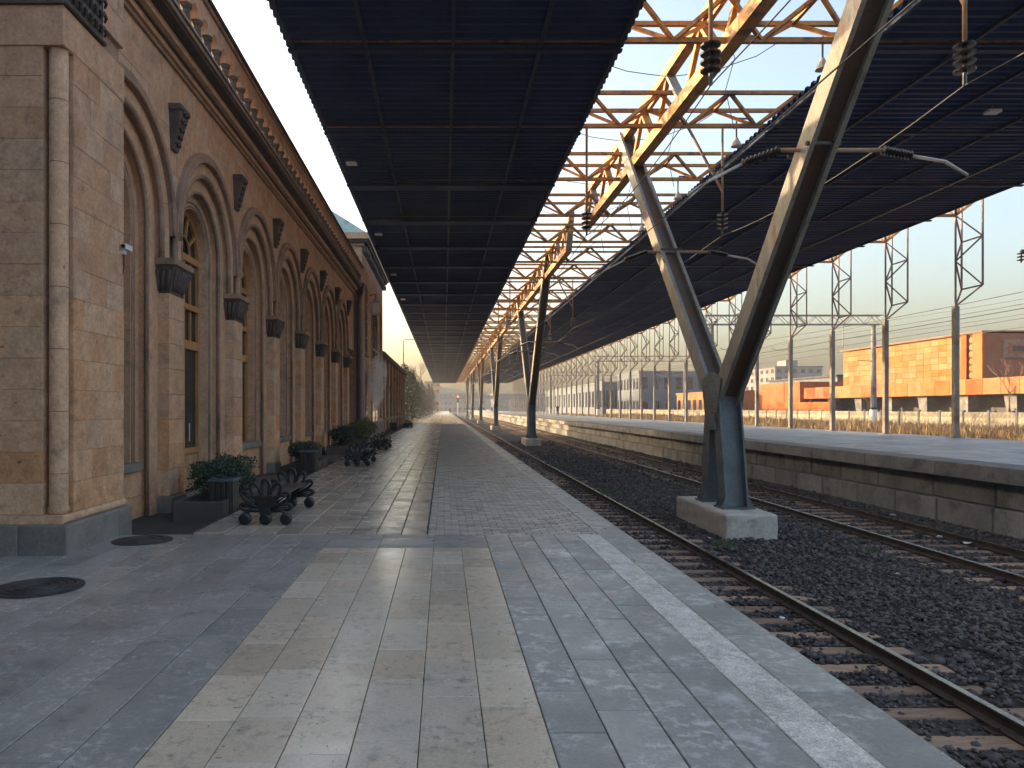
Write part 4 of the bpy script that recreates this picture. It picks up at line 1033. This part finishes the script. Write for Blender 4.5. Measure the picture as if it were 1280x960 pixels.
def shrub(name, label, x, y, z, rx, ry, rz, n, s, m, stems=6):
    t = thing(name, label, 'shrub', (x, y, z))
    mb = MB(); leafball(x, y, z+rz*1.25, rx, ry, rz, n, s, mb, 0.3); mb.build('foliage', m, t, recalc=False)
    mb = MB()
    for i in range(stems):
        a = rng.uniform(0, 6.28); mb.tube([(x+0.05*math.cos(a), y+0.05*math.sin(a), z), (x+rx*0.35*math.cos(a), y+ry*0.35*math.sin(a), z+rz*0.6), (x+rx*0.6*math.cos(a), y+ry*0.6*math.sin(a), z+rz*1.2)], [0.018, 0.013, 0.007], 5)
    mb.build('stem', M['bark'], t)
def planter(x0, x1, y0, y1, z0, z1, label):
    t = thing('stone_planter', label, 'planter', ((x0+x1)/2, (y0+y1)/2, z0), 'planters along the facade')
    w = 0.07
    for a in ((x0, x1, y0, y0+w), (x0, x1, y1-w, y1), (x0, x0+w, y0+w, y1-w), (x1-w, x1, y0+w, y1-w)):
        MB().cbox(a[0], a[1], a[2], a[3], z0, z1, 'z', 0.008).build('side', M['planter'], t)
    MB().box(x0+w, x1-w, y0+w, y1-w, z0, z1-0.05).build('soil', M['soil'], t)
def bin_(x, y, z, s, h, label):
    t = thing('slatted_bin', label, 'bin', (x, y, z), 'dark boxes along the walkway')
    MB().box(x-s+0.02, x+s-0.02, y-s+0.02, y+s-0.02, z+0.02, z+h-0.03).build('liner', M['darkopen'], t)
    for k in range(4):
        u = -s+0.01+k*(2*s-0.02)/4
        MB().cbox(x+u+0.008, x+u+s/2-0.012, y-s-0.012, y-s+0.018, z, z+h-0.04, '-y', 0.006).build('slat', M['slat'], t)
        MB().cbox(x+s-0.018, x+s+0.012, y+u+0.008, y+u+s/2-0.012, z, z+h-0.04, 'x', 0.006).build('slat', M['slat'], t)
        MB().box(x-s-0.012, x-s+0.018, y+u+0.008, y+u+s/2-0.012, z, z+h-0.04).build('slat', M['slat'], t)
    for a in ((x-s-0.02, x+s+0.02, y-s-0.02, y-s+0.05), (x-s-0.02, x+s+0.02, y+s-0.05, y+s+0.02), (x-s-0.02, x-s+0.05, y-s+0.05, y+s-0.05), (x+s-0.05, x+s+0.02, y-s+0.05, y+s-0.05)):
        MB().box(a[0], a[1], a[2], a[3], z+h-0.04, z+h).build('rim', M['zinc'], t)
ZB = -0.085
planter(-4.12, -3.36, 11.25, 13.3, ZB, 0.22, 'low dark stone planter nearest the buttress')
shrub('box_shrub', 'rounded dark green shrub in the planter nearest the buttress', -3.72, 12.45, 0.17, 0.5, 0.75, 0.3, 7000, 0.06, M['leaf'], 10)
bin_(-3.5, 11.75, ZB, 0.18, 0.62, 'dark slatted bin beside the nearest bench')
planter(-4.1, -3.4, 19.6, 21.6, ZB, 0.2, 'low dark stone planter behind the second slatted bin')
shrub('box_shrub', 'small dark green shrub behind the second slatted bin', -3.85, 20.4, 0.15, 0.45, 0.6, 0.26, 4000, 0.065, M['leaf'])
bin_(-3.55, 19.4, ZB, 0.2, 0.62, 'second dark slatted bin along the facade')
planter(-4.3, -3.4, 27.0, 29.4, ZB, 0.26, 'low dark stone planter behind the second bench')
shrub('box_shrub', 'blocky dark bush behind the second bench', -3.85, 28.2, 0.2, 0.55, 0.9, 0.36, 4500, 0.075, M['leaf'])
planter(-4.2, -3.4, 33.0, 35.6, ZB, 0.26, 'low dark stone planter under yellow-green shrubs')
shrub('yellow_shrub', 'yellow-green leafy shrub left of the third bench', -3.8, 33.8, 0.2, 0.5, 0.5, 0.42, 2200, 0.08, M['leaf_yellow'])
shrub('yellow_shrub', 'yellow-green leafy shrub behind the third bench, in front of the tower', -3.65, 35.2, 0.2, 0.5, 0.6, 0.40, 2200, 0.08, M['leaf_yellow'])
bin_(-4.0, 58.5, ZB, 0.28, 0.6, 'dark box by the low wing, farthest of the bins')
for i, (y0, y1) in enumerate(((14.2, 17.8), (22.4, 25.6))):
    t = MB().cbox(-4.35, -3.32, y0, y1, ZB, 0.03, 'z', 0.02).build('stone_step', M['planter'], label=('dark stone step before the third arch' if i == 0 else 'dark stone step before the fifth arch'), cat='step', group='steps along the facade')
mh = thing('manhole_cover', 'round black manhole cover with concentric rings at the lower left', 'manhole cover', (-3.72, 6.78, 0.004))
MB().lathe([(0.39, 0.0035), (0.39, 0.012), (0.36, 0.014)], 40, (-3.72, 6.78, 0)).build('rim', M['iron'], mh)
for rr in (0.32, 0.25, 0.18, 0.11):
    MB().tube([(-3.72+rr*math.cos(a), 6.78+rr*math.sin(a), 0.014) for a in np.linspace(0, 2*math.pi, 33)[:-1]], 0.012, 6, closed=True).build('ring', M['iron'], mh)
mh = thing('drain_cover', 'dark drain cover in the paving before the planter', 'drain cover', (-3.75, 9.75, 0))
MB().lathe([(0.36, 0.0035), (0.36, 0.010), (0.33, 0.012)], 32, (-3.75, 9.2, 0)).build('rim', M['iron'], mh)
for rr in (0.26, 0.16):
    MB().tube([(-3.75+rr*math.cos(a), 9.2+rr*math.sin(a), 0.012) for a in np.linspace(0, 2*math.pi, 29)[:-1]], 0.012, 6, closed=True).build('ring', M['iron'], mh)

# ------------------------------------------------------------------ trees
def tree(name, label, x, y, z, h, rx, rz, m, n, s, group, conic=False):
    t = thing(name, label, 'tree', (x, y, z), group)
    mb = MB(); mb.tube([(x, y, z), (x+0.05*h*0.2, y, z+h*0.35), (x, y, z+h*0.85)], [0.03*h, 0.022*h, 0.006*h], 8)
    for i in range(9):
        a = rng.uniform(0, 6.28); zz = z+h*rng.uniform(0.15, 0.6); l = rx*rng.uniform(0.5, 0.9)
        mb.tube([(x, y, zz), (x+l*0.5*math.cos(a), y+l*0.5*math.sin(a), zz+l*0.4), (x+l*math.cos(a), y+l*math.sin(a), zz+l*0.9)], [0.011*h, 0.007*h, 0.003*h], 5)
    mb.build('trunk', M['bark'], t)
    mb = MB(); nc_ = 16
    for i in range(nc_):
        u = (i+0.5)/nc_; zz = z+h*(0.06+0.9*u)
        w = rx*((1.05-u)**0.75 if conic else math.sin(math.pi*min(0.93, 0.18+0.78*u))**0.7)
        a = i*2.4+rng.uniform(-0.4, 0.4); d = w*rng.uniform(0.2, 0.65)
        leafball(x+d*math.cos(a), y+d*math.sin(a), zz, w*0.62, w*0.62, h*0.11, n//nc_, s, mb, 0.2)
    mb.build('crown', m, t, recalc=False)
TG = 'trees along the platform edge'
for i, (x, y, h, rx, m, con) in enumerate(((-5.6, 89, 6.2, 2.0, 'greyleaf', False), (-5.2, 97, 6.6, 2.1, 'greyleaf', False), (-5.4, 106, 6.8, 2.2, 'greyleaf', False), (-5.0, 115, 6.4, 2.2, 'needle', False),
                                      (-5.2, 126, 6.6, 2.2, 'greyleaf', True), (-4.6, 138, 5.8, 2.3, 'needle', False), (-4.6, 152, 6.6, 2.2, 'needle', True), (-4.2, 168, 5.6, 2.2, 'needle', False), (-3.8, 188, 7.0, 2.6, 'needle', True), (-3.4, 212, 6.8, 2.6, 'needle', True))):
    tree('platform_tree', ORD[i]+' dusty evergreen tree from the low wing along the walkway', x, y, -0.1, h*1.12, rx*1.15, h, M[m], 4200 if i < 5 else 2600, 0.26, TG, con)
def bare_tree(name, label, x, y, z, h, seed, m='scrub', depth=5, group=None):
    rr = random.Random(seed); mb = MB()
    def br(p, d, l, r, k):
        q = p+d*l; mb.tube([p, p.lerp(q, 0.5)+Vector((rr.uniform(-1, 1), rr.uniform(-1, 1), 0))*l*0.05, q], [r, r*0.85, r*0.65], 4, cap=False)
        if k == 0: return
        for i in range(3 if k > 2 else 2):
            e = (d+Vector((rr.uniform(-1, 1), rr.uniform(-1, 1), rr.uniform(-0.1, 0.6)))*0.62).normalized()
            br(q, e, l*rr.uniform(0.6, 0.85), r*0.62, k-1)
    t = thing(name, label, 'tree', (x, y, z), group)
    p = Vector((x, y, z)); 
    mb.tube([p, p+Vector((0, 0, h*0.25))], [0.02*h, 0.015*h], 6); mb.build('trunk', M['bark'], t); mb = MB()
    br(p+Vector((0, 0, h*0.25)), Vector((0, 0, 1)), h*0.22, 0.013*h, depth); mb.build('crown', M[m], t)
bare_tree('bare_tree', 'leafless orange-lit tree rising above the evergreens by the walkway', -5.6, 150, -0.3, 12, 3, 'scrub', 6)
for i, (x, y, h, sdd) in enumerate(((57.0, 74.5, 7.0, 5), (56.5, 108, 5.0, 9), (56.8, 99, 4.2, 13))):
    bare_tree('bare_tree', ('leafless tree before the red-brown end wall at the right', 'leafless small tree behind the fence at the left end of the terrace', 'leafless shrubby tree behind the fence under the terrace')[i], x, y, -0.2, h, sdd, 'scrub', 5)

# ------------------------------------------------------------------ beyond the far platform
MB().box(22.61, 420, -20, 420, -1.29, -0.15).build('waste_ground', M['field'], kind='structure')
mb = MB()
for i in range(26000):
    y = 24+130*(rng.random()**1.8); x = rng.uniform(22.9, 44.6)
    h = rng.uniform(0.25, 0.8)*(0.6+0.8*max(0, mnoise.noise(Vector((x*0.25, y*0.12, 0)))+0.4)); w = 0.012+0.0006*y
    a = rng.uniform(0, 3.14); lx, ly = rng.gauss(0, 0.12), rng.gauss(0, 0.12)
    mb.add([(x-w*math.cos(a), y-w*math.sin(a), -0.15), (x+w*math.cos(a), y+w*math.sin(a), -0.15), (x+lx, y+ly, -0.15+h)], [(0, 1, 2)])
mb.build('dry_grass', M['grassblade'], kind='stuff', label='dry straw-coloured grass between the far platform and the fence', cat='grass', recalc=False)
mb = MB()
for i in range(260):
    y = 30+140*(rng.random()**1.5); x = rng.uniform(26, 44); r_ = rng.uniform(0.3, 0.75)
    for k in range(42):
        a = rng.uniform(0, 6.28); d = r_*math.sqrt(rng.random()); hh = r_*rng.uniform(0.5, 1.3); w = 0.012+0.0004*y
        bx, by = x+d*0.4*math.cos(a), y+d*0.4*math.sin(a); ex, ey = x+d*1.3*math.cos(a), y+d*1.3*math.sin(a); t = rng.uniform(0, 3.14)
        mb.add([(bx-w*math.cos(t), by-w*math.sin(t), -0.15), (bx+w*math.cos(t), by+w*math.sin(t), -0.15), (ex, ey, -0.15+hh)], [(0, 1, 2)])
mb.build('brown_scrub', M['scrub'], kind='stuff', label='brown dead scrub in front of the concrete fence', cat='scrub', recalc=False)
# concrete panel fence
fe = thing('concrete_fence', 'long pale concrete panel fence behind the dry grass', 'fence', (45, 40, -0.15))
pm = MB().cbox(44.95, 45.05, 40.12, 42.88, -0.15, 1.30, '-x', 0.02)
for a in range(6):
    for b in range(3):
        pm.add([(44.95, 40.2+a*0.44, 0.0+b*0.42), (44.95, 40.58+a*0.44, 0.0+b*0.42), (44.95, 40.58+a*0.44, 0.36+b*0.42), (44.95, 40.2+a*0.44, 0.36+b*0.42), (44.90, 40.39+a*0.44, 0.18+b*0.42)], [(0,1,4),(1,2,4),(2,3,4),(3,0,4)])
fpn = pm.build('panel', M['fence'], fe); fps = MB().box(44.9, 45.1, 40.0-0.11, 40.11, -0.15, 1.45).build('post', M['concrete'], fe)
for k in range(1, 60):
    for o in (fpn, fps): c = o.copy(); COL.objects.link(c); c.location.y += 3*k
# orange building
ob = thing('orange_building', 'large orange and ochre tuff building on a terrace, sunlit, at the right', 'building', (64, 96, -0.15))
MB().box(60.05, 92, 82.05, 111, 3.0+H, 8.3+H).build('upper_hall', M['redtuff'], ob)
uh = ob.children[0]
nr_, ncn = 7, 18
for a in range(ncn):
    for b in range(nr_):
        y0 = 85.3+a*(25.7/ncn); z0 = 3.1+H+b*(5.2/nr_)
        MB().cbox(59.95+rng.uniform(-0.015, 0.01), 60.1, y0+0.012, y0+25.7/ncn-0.012, z0+0.012, z0+5.2/nr_-0.012, '-x', 0.01).build('stone_panel', M['ochretuff'], uh)
MB().box(59.7, 60.1, 82.0, 83.5, 3.1+H, 8.45+H).build('corner_pier', M['orange'], ob)
MB().box(59.7, 60.1, 84.5, 85.3, 3.1+H, 8.35+H).build('corner_pier', M['orange'], ob)
sl_ = MB().box(59.98, 60.1, 83.5, 84.5, 3.1+H, 8.3+H).build('ornament_slot', M['darkopen'], ob)
for k in range(6):
    MB().lathe([(0.32, 59.93), (0.36, 59.90), (0.2, 59.88)], 6, (0, 84.0, 3.7+H+k*0.8), 'x').build('ornament', M['ochretuff'], sl_)
MB().box(59.6, 92.3, 81.9, 111.2, 8.451+H, 8.6+H).build('roof_edge', M['redtuff'], ob)
cr_ = MB().box(62.0, 65.5, 81.93, 82.04, 5.6+H, 7.6+H).build('carved_panel', M['tuff_moulding'], ob)
MB().box(62.5, 65.0, 81.88, 81.93, 6.0+H, 7.2+H).build('inner_panel', M['redtuff'], cr_); MB().box(63.0, 64.5, 81.84, 81.88, 6.3+H, 6.9+H).build('inner_panel', M['tuff_dark'], cr_)
te = MB().box(57.6, 92, 66, 122, 1.45+H, 1.6+H).build('terrace', M['redtuff'], ob)
for k in range(22):
    y0 = 66+k*(56/22)
    MB().cbox(57.35, 57.62, y0+0.01, y0+56/22-0.01, 1.45+H, 3.15+H, '-x', 0.02).build('parapet_panel', M['orange'], te)
for k in range(8):
    y0 = 69+k*7.0
    MB().add([(58.2, y0-0.9, 1.44+H), (59.6, y0-0.9, 1.44+H), (59.6, y0+0.9, 1.44+H), (58.2, y0+0.9, 1.44+H), (58.5, y0-0.5, -0.2), (59.3, y0-0.5, -0.2), (59.3, y0+0.5, -0.2), (58.5, y0+0.5, -0.2)],
             [(0,1,2,3),(7,6,5,4),(0,4,5,1),(1,5,6,2),(2,6,7,3),(3,7,4,0)]).build('terrace_pillar', M['concrete'], ob)
MB().box(63.5, 90, 68, 118, -0.2, 1.44+H).build('undercroft_wall', M['greywall'], ob)
lb = MB().box(56.8, 66, 118, 134, -0.2, 4.2+H).build('end_block', M['orange'], ob)
MB().box(56.6, 57.3, 108, 126, -0.2, 0.9+H).build('low_wall', M['orange'], ob)
MB().box(57.0, 57.4, 126, 134, 2.6+H, 3.0+H).build('band', M['redtuff'], ob)
stp = MB()
for k in range(10): stp.box(60.0, 63.0, 75.5+k*0.32, 75.5+(k+1)*0.32, -0.2, 0.05+k*0.28)
stp.build('outside_stair', M['concrete'], ob)
gb_ = MB().box(66, 80, 124, 150, -0.2, 5.3+H).build('rear_block', M['bluewall'], ob)
MB().box(65.6, 80.4, 123.6, 150.4, 5.3+H+0.001, 5.6+H).build('rear_roof', M['darkopen'], ob)
kio = thing('white_kiosk', 'small cream box van or kiosk at the right edge before the orange building', 'kiosk', (55.5, 66.5, -0.15))
MB().cbox(54.2, 56.6, 65.0, 67.4, 0.25, 2.5, '-y', 0.05).build('body', M['whitepaint'], kio)
MB().box(54.45, 55.4, 64.97, 65.0, 1.1, 2.1).build('panel', M['fence'], kio)
MB().box(54.3, 56.5, 65.1, 67.3, -0.15, 0.249).build('base', M['darkopen'], kio)

# generic far buildings
def far_building(name, label, x0, x1, y0, y1, z0, z1, m, rows, cols, side='-y', roof='darkopen', group=None):
    t = thing(name, label, 'building', ((x0+x1)/2, (y0+y1)/2, z0), group)
    MB().box(x0, x1, y0, y1, z0, z1).build('wall', M[m], t)
    MB().box(x0-0.2, x1+0.2, y0-0.2, y1+0.2, z1+0.001, z1+0.35).build('roof', M[roof], t)
    for face in side.split(','):
        L_ = (x1-x0) if face == '-y' else (y1-y0)
        for r_ in range(rows):
            for c in range(cols):
                a = L_*(c+0.25)/cols; b = L_*(c+0.75)/cols; za = z0+(z1-z0)*(r_+0.3)/rows; zb = z0+(z1-z0)*(r_+0.78)/rows
                if face == '-y': MB().box(x0+a, x0+b, y0-0.06, y0+0.02, za, zb).build('window', M['glass'], t)
                else: MB().box(x0-0.06, x0+0.02, y0+a, y0+b, za, zb).build('window', M['glass'], t)
    return t
far_building('apartment_block', 'grey flat-roofed apartment block behind the orange building', 112, 128, 250, 275, -1, 13.8+H, 'greywall', 6, 6, '-y,-x')
MB().box(118, 122, 255, 262, 13.8+H+0.36, 16.5+H).build('roof_house', M['greywall'], [o for o in COL.objects if o.name.startswith('apartment_block')][0])
far_building('depot_shed', 'long blue-grey depot shed beyond the far posts', 44, 62, 205, 320, -1, 7.0+H, 'bluewall', 1, 22, '-x,-y', 'greywall')
far_building('depot_office', 'blue-grey two-storey office at the near end of the depot', 47, 66, 178, 200, -1, 8.6+H, 'bluewall', 2, 7, '-x,-y', 'greywall')
far_building('far_warehouse', 'low ochre warehouse between the fence and the depot', 52, 72, 135, 165, -1, 2.9+H, 'ochretuff', 1, 9, '-x', 'redtuff')
far_building('hazy_block', 'hazy pale block closing the view at the end of the platform', -14, 24, 420, 440, -1, 10, 'greywall', 3, 14, '-y', 'greywall')
far_building('hazy_block', 'tall hazy block above the walkway end beside the last tree', -10, -2, 380, 395, -1, 15, 'ochretuff', 5, 3, '-y', 'greywall')
far_building('hazy_shed', 'hazy wide shed beyond the last V columns', 26, 60, 395, 415, -1, 9, 'bluewall', 1, 12, '-y', 'greywall')
fb = thing('footbridge', 'hazy footbridge crossing the tracks far beyond the signal', 'bridge', (15, 330, 0))
MB().box(-8, 42, 329, 332, 5.6, 6.0).build('deck', M['greywall'], fb); MB().box(-8, 42, 328.8, 329, 6.0, 7.2).build('railing', M['greywall'], fb)
for x in (-7, 12, 30, 41): MB().box(x-0.4, x+0.4, 330, 331, -1.2, 5.599).build('pier', M['greywall'], fb)
hl = MB(); P = []; F = []; nx = 80
for i in range(nx+1):
    a = R(-70+150*i/nx); d = 1500
    x, y = d*math.sin(a), d*math.cos(a)
    hz = 22+26*(mnoise.noise(Vector((i*0.13, 3.1, 0)))+0.5)+9*mnoise.noise(Vector((i*0.5, 1, 0)))
    P += [(x, y, -3), (x, y, max(5, hz)), (x*1.35, y*1.35, -3)]
for i in range(nx): F += [(3*i, 3*i+3, 3*i+4, 3*i+1), (3*i+1, 3*i+4, 3*i+5, 3*i+2)]
hl.add(P, F).build('hills', M['hill'], kind='structure', smooth=True)

# catenary gantries over the yard
def gantry(y, x0, x1, label, ztop=8.3+H):
    t = thing('line_gantry', label, 'gantry', (x0, y, -0.15), 'gantries over the yard tracks')
    for x in (x0, x1):
        MB().lathe([(0.32, -0.15), (0.32, 0.9), (0.30, 0.91), (0.2, ztop)], 12, (x, y, 0)).build('pole', M['concrete'], t, smooth=False)
        MB().lathe([(0.335, -0.14), (0.335, 1.5)], 12, (x, y, 0)).build('white_base', M['whitepaint'], t)
        MB().lathe([(0.34, 1.5), (0.34, 1.7)], 12, (x, y, 0)).build('black_band', M['black'], t)
    xa, xb = x0-0.8, x1+0.8
    for zz in (ztop+0.05, ztop+0.95):
        for yy in (-0.35, 0.35): MB().bar((xa, y+yy, zz), (xb, y+yy, zz), 0.1, 0.1).build('chord', M['mast'], t)
    n = int((xb-xa)/0.9); st = (xb-xa)/n; mb = MB()
    for i in range(n):
        a = xa+i*st
        for yy in (-0.35, 0.35):
            mb.bar((a, y+yy, ztop+0.05), (a+st, y+yy, ztop+0.95) if i % 2 else (a+st, y+yy, ztop+0.05), 0.05, 0.05) if i % 2 else mb.bar((a, y+yy, ztop+0.95), (a+st, y+yy, ztop+0.05), 0.05, 0.05)
    mb.build('lattice', M['mast'], t)
    for q in range(3):
        x = x0+(x1-x0)*(q+0.6)/3.2
        MB().bar((x, y, ztop), (x, y, ztop-2.3), 0.06, 0.06).build('drop_bar', M['mast'], t)
        MB().tube([(x, y, ztop-2.2), (x-1.2, y, ztop-2.6), (x-2.2, y, ztop-2.3)], 0.03, 5).build('steady_arm', M['mast'], t)
    MB().bar((x1, y, ztop-3.6), (x1-1.6, y, ztop-3.55), 0.06, 0.06).build('side_arm', M['mast'], t)
gantry(74, 26.8, 43.0, 'nearest lattice gantry on pale concrete poles over the yard, right of the near V column')
gantry(132, 27.5, 43.0, 'second lattice gantry over the yard, seen between the far platform posts')
gantry(190, 27.5, 43.0, 'third, hazy lattice gantry over the yard')
for i, (x, z) in enumerate(((30.5, 6.6), (30.5, 5.3), (34.5, 6.7), (34.5, 5.4), (39.0, 6.8), (39.0, 5.5), (43.4, 8.6))):
    wire('yard_wire', ('higher' if i % 2 == 0 else 'lower')+' thin line over the yard, '+ORD[i]+' counted from the far platform', [(x, y, z+H) for y in (16, 74, 132, 190, 250)], 0.022, 0.5 if i % 2 == 0 else 0.05, 8)
mx = thing('yard_mast_arm', 'black bracket with ribbed insulators on the right edge above the yard', 'bracket', (26.6, 34, 6.8+H))
MB().bar((26.55, 34, 7.25+H), (27.6, 34, 6.6+H), 0.12, 0.12).build('arm', M['black'], mx)
insulator(MB(), (26.55, 34, 7.2+H), 0.17, 3, 0.15).build('insulator', M['insul'], mx)
MB().lathe([(0.16, -0.15), (0.13, 7.6+H)], 10, (27.7, 34, 0)).build('pole', M['mast'], mx)

# signal, street lamp
sg = thing('rail_signal', 'railway signal mast showing red at the end of the platform', 'signal', (4.9, 262, -1.1))
MB().lathe([(0.12, -1.1), (0.10, 5.4)], 8, (4.9, 262, 0)).build('mast', M['whitepaint'], sg)
MB().cbox(4.5, 5.3, 261.7, 261.95, 3.6, 6.3, '-y', 0.1).build('signal_head', M['black'], sg)
MB().lathe([(0.26, 261.6), (0.22, 261.69)], 14, (4.9, 0, 5.7), 'y').build('red_lamp', M['redlamp'], sg)
MB().lathe([(0.26, 261.6), (0.22, 261.69)], 14, (4.9, 0, 4.7), 'y').build('dark_lamp', M['insul'], sg)
la = thing('street_lamp', 'thin bent-over street lamp behind the evergreen trees', 'lamp', (-5.1, 93, -0.1))
MB().tube([(-5.1, 93, -0.1), (-5.1, 93, 8.5+H), (-4.9, 93, 8.65+H), (-3.6, 93, 8.65+H)], [0.09, 0.06, 0.05, 0.045], 8).build('pole', M['mast'], la)
MB().box(-3.7, -3.1, 92.85, 93.15, 8.55+H, 8.7+H).build('lamp_head', M['mast'], la)

# ------------------------------------------------------------------ people
def make_person(name, label, loc, h=1.74, stride=0.18, rot=0.0, bag=False):
    s = h/1.74
    J = [(0,0,0.95),(0,0.01,1.12),(0,0,1.36),(0,0.0,1.47),(0,-0.01,1.55),(0,-0.02,1.64),(0,-0.02,1.71)]
    rad = [0.155,0.145,0.17,0.06,0.07,0.098,0.07]
    E = [(0,1),(1,2),(2,3),(3,4),(4,5),(5,6)]
    def chain(start, pts):
        p = start
        for (c, r_) in pts: J.append(c); rad.append(r_); E.append((p, len(J)-1)); p = len(J)-1
    for sx in (-1, 1):
        st = stride*sx
        chain(0, [((sx*0.09, 0, 0.88), 0.10), ((sx*0.10, st*0.4-0.03, 0.50), 0.068), ((sx*0.10, st+0.02, 0.10), 0.045), ((sx*0.11, st-0.12, 0.045), 0.042)])
        chain(2, [((sx*0.20, 0, 1.40), 0.065), ((sx*0.245, -st*0.3+0.02, 1.12), 0.05), ((sx*0.25, -st*0.6-0.04, 0.88), 0.038), ((sx*0.245, -st*0.7-0.07, 0.79), 0.036)])
    me = bpy.data.meshes.new(name); me.from_pydata([tuple(c*s for c in j) for j in J], E, [])
    o = bpy.data.objects.new(name, me); COL.objects.link(o)
    md = o.modifiers.new('skin', 'SKIN'); md.use_smooth_shade = True
    for i, r_ in enumerate(rad):
        sv = me.skin_vertices[0].data[i]; sv.radius = (r_*s, r_*s*(0.72 if i < 3 else 1)); sv.use_root = i == 0
    o.modifiers.new('sub', 'SUBSURF').levels = 1
    dg = bpy.context.evaluated_depsgraph_get(); m2 = bpy.data.meshes.new_from_object(o.evaluated_get(dg))
    o.modifiers.clear(); o.data = m2
    for k in ('trousers', 'cloth', 'skin', 'hair'): m2.materials.append(M[k])
    for p in m2.polygons:
        z = p.center.z/s
        p.material_index = 0 if z < 0.86 and abs(p.center.x) < 0.2*s else 1 if z < 1.47 else 2 if z < 1.66 and p.center.y < 0.0 else 3
    o.location = loc; o.rotation_euler = (0, 0, rot)
    return tag(o, label, 'person', None)
make_person('person', 'person in dark coat walking on the near platform far ahead', (-4.6+0.0*0-0.0, 205, 0.0), 1.76, 0.18, 0.2)
bpy.data.objects['person'].location.x = 7.5/924*205
make_person('person', 'person in dark coat walking away on the far platform', (142/924*118, 118, 0.375), 1.80, 0.16, 2.8)
make_person('person', 'faint hazy figure standing on the far platform farther off', (60*0.235+0.0, 217, 0.375), 1.75, 0.08, 0.4)
make_person('person', 'dark figure under the orange terrace, left of the pair', (55.2, 74.0, -0.15), 1.75, 0.1, 0.4)
make_person('person', 'dark figure under the orange terrace, right of the pair', (56.0, 72.5, -0.15), 1.8, 0.1, -0.5)

# ------------------------------------------------------------------ steam and haze
bm = bmesh.new(); bmesh.ops.create_icosphere(bm, subdivisions=4, radius=1.0)
for v in bm.verts:
    n_ = v.co.normalized(); v.co = n_*(1+0.35*mnoise.noise(n_*1.7+Vector((4, 1, 2)))+0.15*mnoise.noise(n_*4))
    v.co = Vector((v.co.x*0.75+0.12*v.co.z, v.co.y*2.1+0.6*v.co.z, v.co.z*1.85))
me = bpy.data.meshes.new('steam_cloud'); bm.to_mesh(me); bm.free()
stm = bpy.data.materials.new('steam'); stm.use_nodes = True; nt = stm.node_tree; nt.nodes.remove(nt.nodes['Principled BSDF'])
pv = nt.nodes.new('ShaderNodeVolumePrincipled'); pv.inputs['Color'].default_value = (0.99, 0.985, 0.98, 1)
tc = nt.nodes.new('ShaderNodeTexCoord'); nz = nt.nodes.new('ShaderNodeTexNoise'); nz.inputs['Scale'].default_value = 1.25; nz.inputs['Detail'].default_value = 5; nz.inputs['Distortion'].default_value = 0.8
mr = nt.nodes.new('ShaderNodeMapRange'); mr.inputs[1].default_value = 0.46; mr.inputs[2].default_value = 0.66; mr.inputs[3].default_value = 0.0; mr.inputs[4].default_value = 14.0
nt.links.new(tc.outputs['Object'], nz.inputs['Vector']); 
mpg = nt.nodes.new('ShaderNodeMapping'); mpg.inputs['Scale'].default_value = (1/0.85, 1/2.2, 1/1.95); nt.links.new(tc.outputs['Object'], mpg.inputs['Vector'])
grd = nt.nodes.new('ShaderNodeTexGradient'); grd.gradient_type = 'SPHERICAL'; nt.links.new(mpg.outputs[0], grd.inputs[0])
g2 = nt.nodes.new('ShaderNodeMapRange'); g2.interpolation_type = 'SMOOTHSTEP'; g2.inputs[1].default_value = 0.02; g2.inputs[2].default_value = 0.7; nt.links.new(grd.outputs[1], g2.inputs[0])
gm = nt.nodes.new('ShaderNodeMath'); gm.operation = 'MULTIPLY'; nt.links.new(mr.outputs[0], gm.inputs[0]); nt.links.new(g2.outputs[0], gm.inputs[1])
nt.links.new(nz.outputs['Fac'], mr.inputs[0]); nt.links.new(gm.outputs[0], pv.inputs['Density'])
nt.links.new(pv.outputs[0], nt.nodes['Material Output'].inputs['Volume']); me.materials.append(stm)
so = bpy.data.objects.new('steam_cloud', me); COL.objects.link(so); so.location = (-3.6, 40.0, 1.55+H); so.scale = (0.75, 0.75, 0.85)
tag(so, 'puff of white steam drifting from the tower wall', 'steam', kind='stuff')
hz = MB().box(-95, 440, -25, 460, -3.2, 22)
ho = hz.build('haze', None, kind='stuff', label='thin pale morning haze over the station yard', cat='haze')
ho.data.materials.clear()
hm = bpy.data.materials.new('haze'); hm.use_nodes = True; nt = hm.node_tree; nt.nodes.remove(nt.nodes['Principled BSDF'])
pv = nt.nodes.new('ShaderNodeVolumePrincipled'); pv.inputs['Color'].default_value = (0.84, 0.9, 1.0, 1); pv.inputs['Density'].default_value = 0.0005
pv.inputs['Anisotropy'].default_value = 0.3
nt.links.new(pv.outputs[0], nt.nodes['Material Output'].inputs['Volume']); ho.data.materials.append(hm)
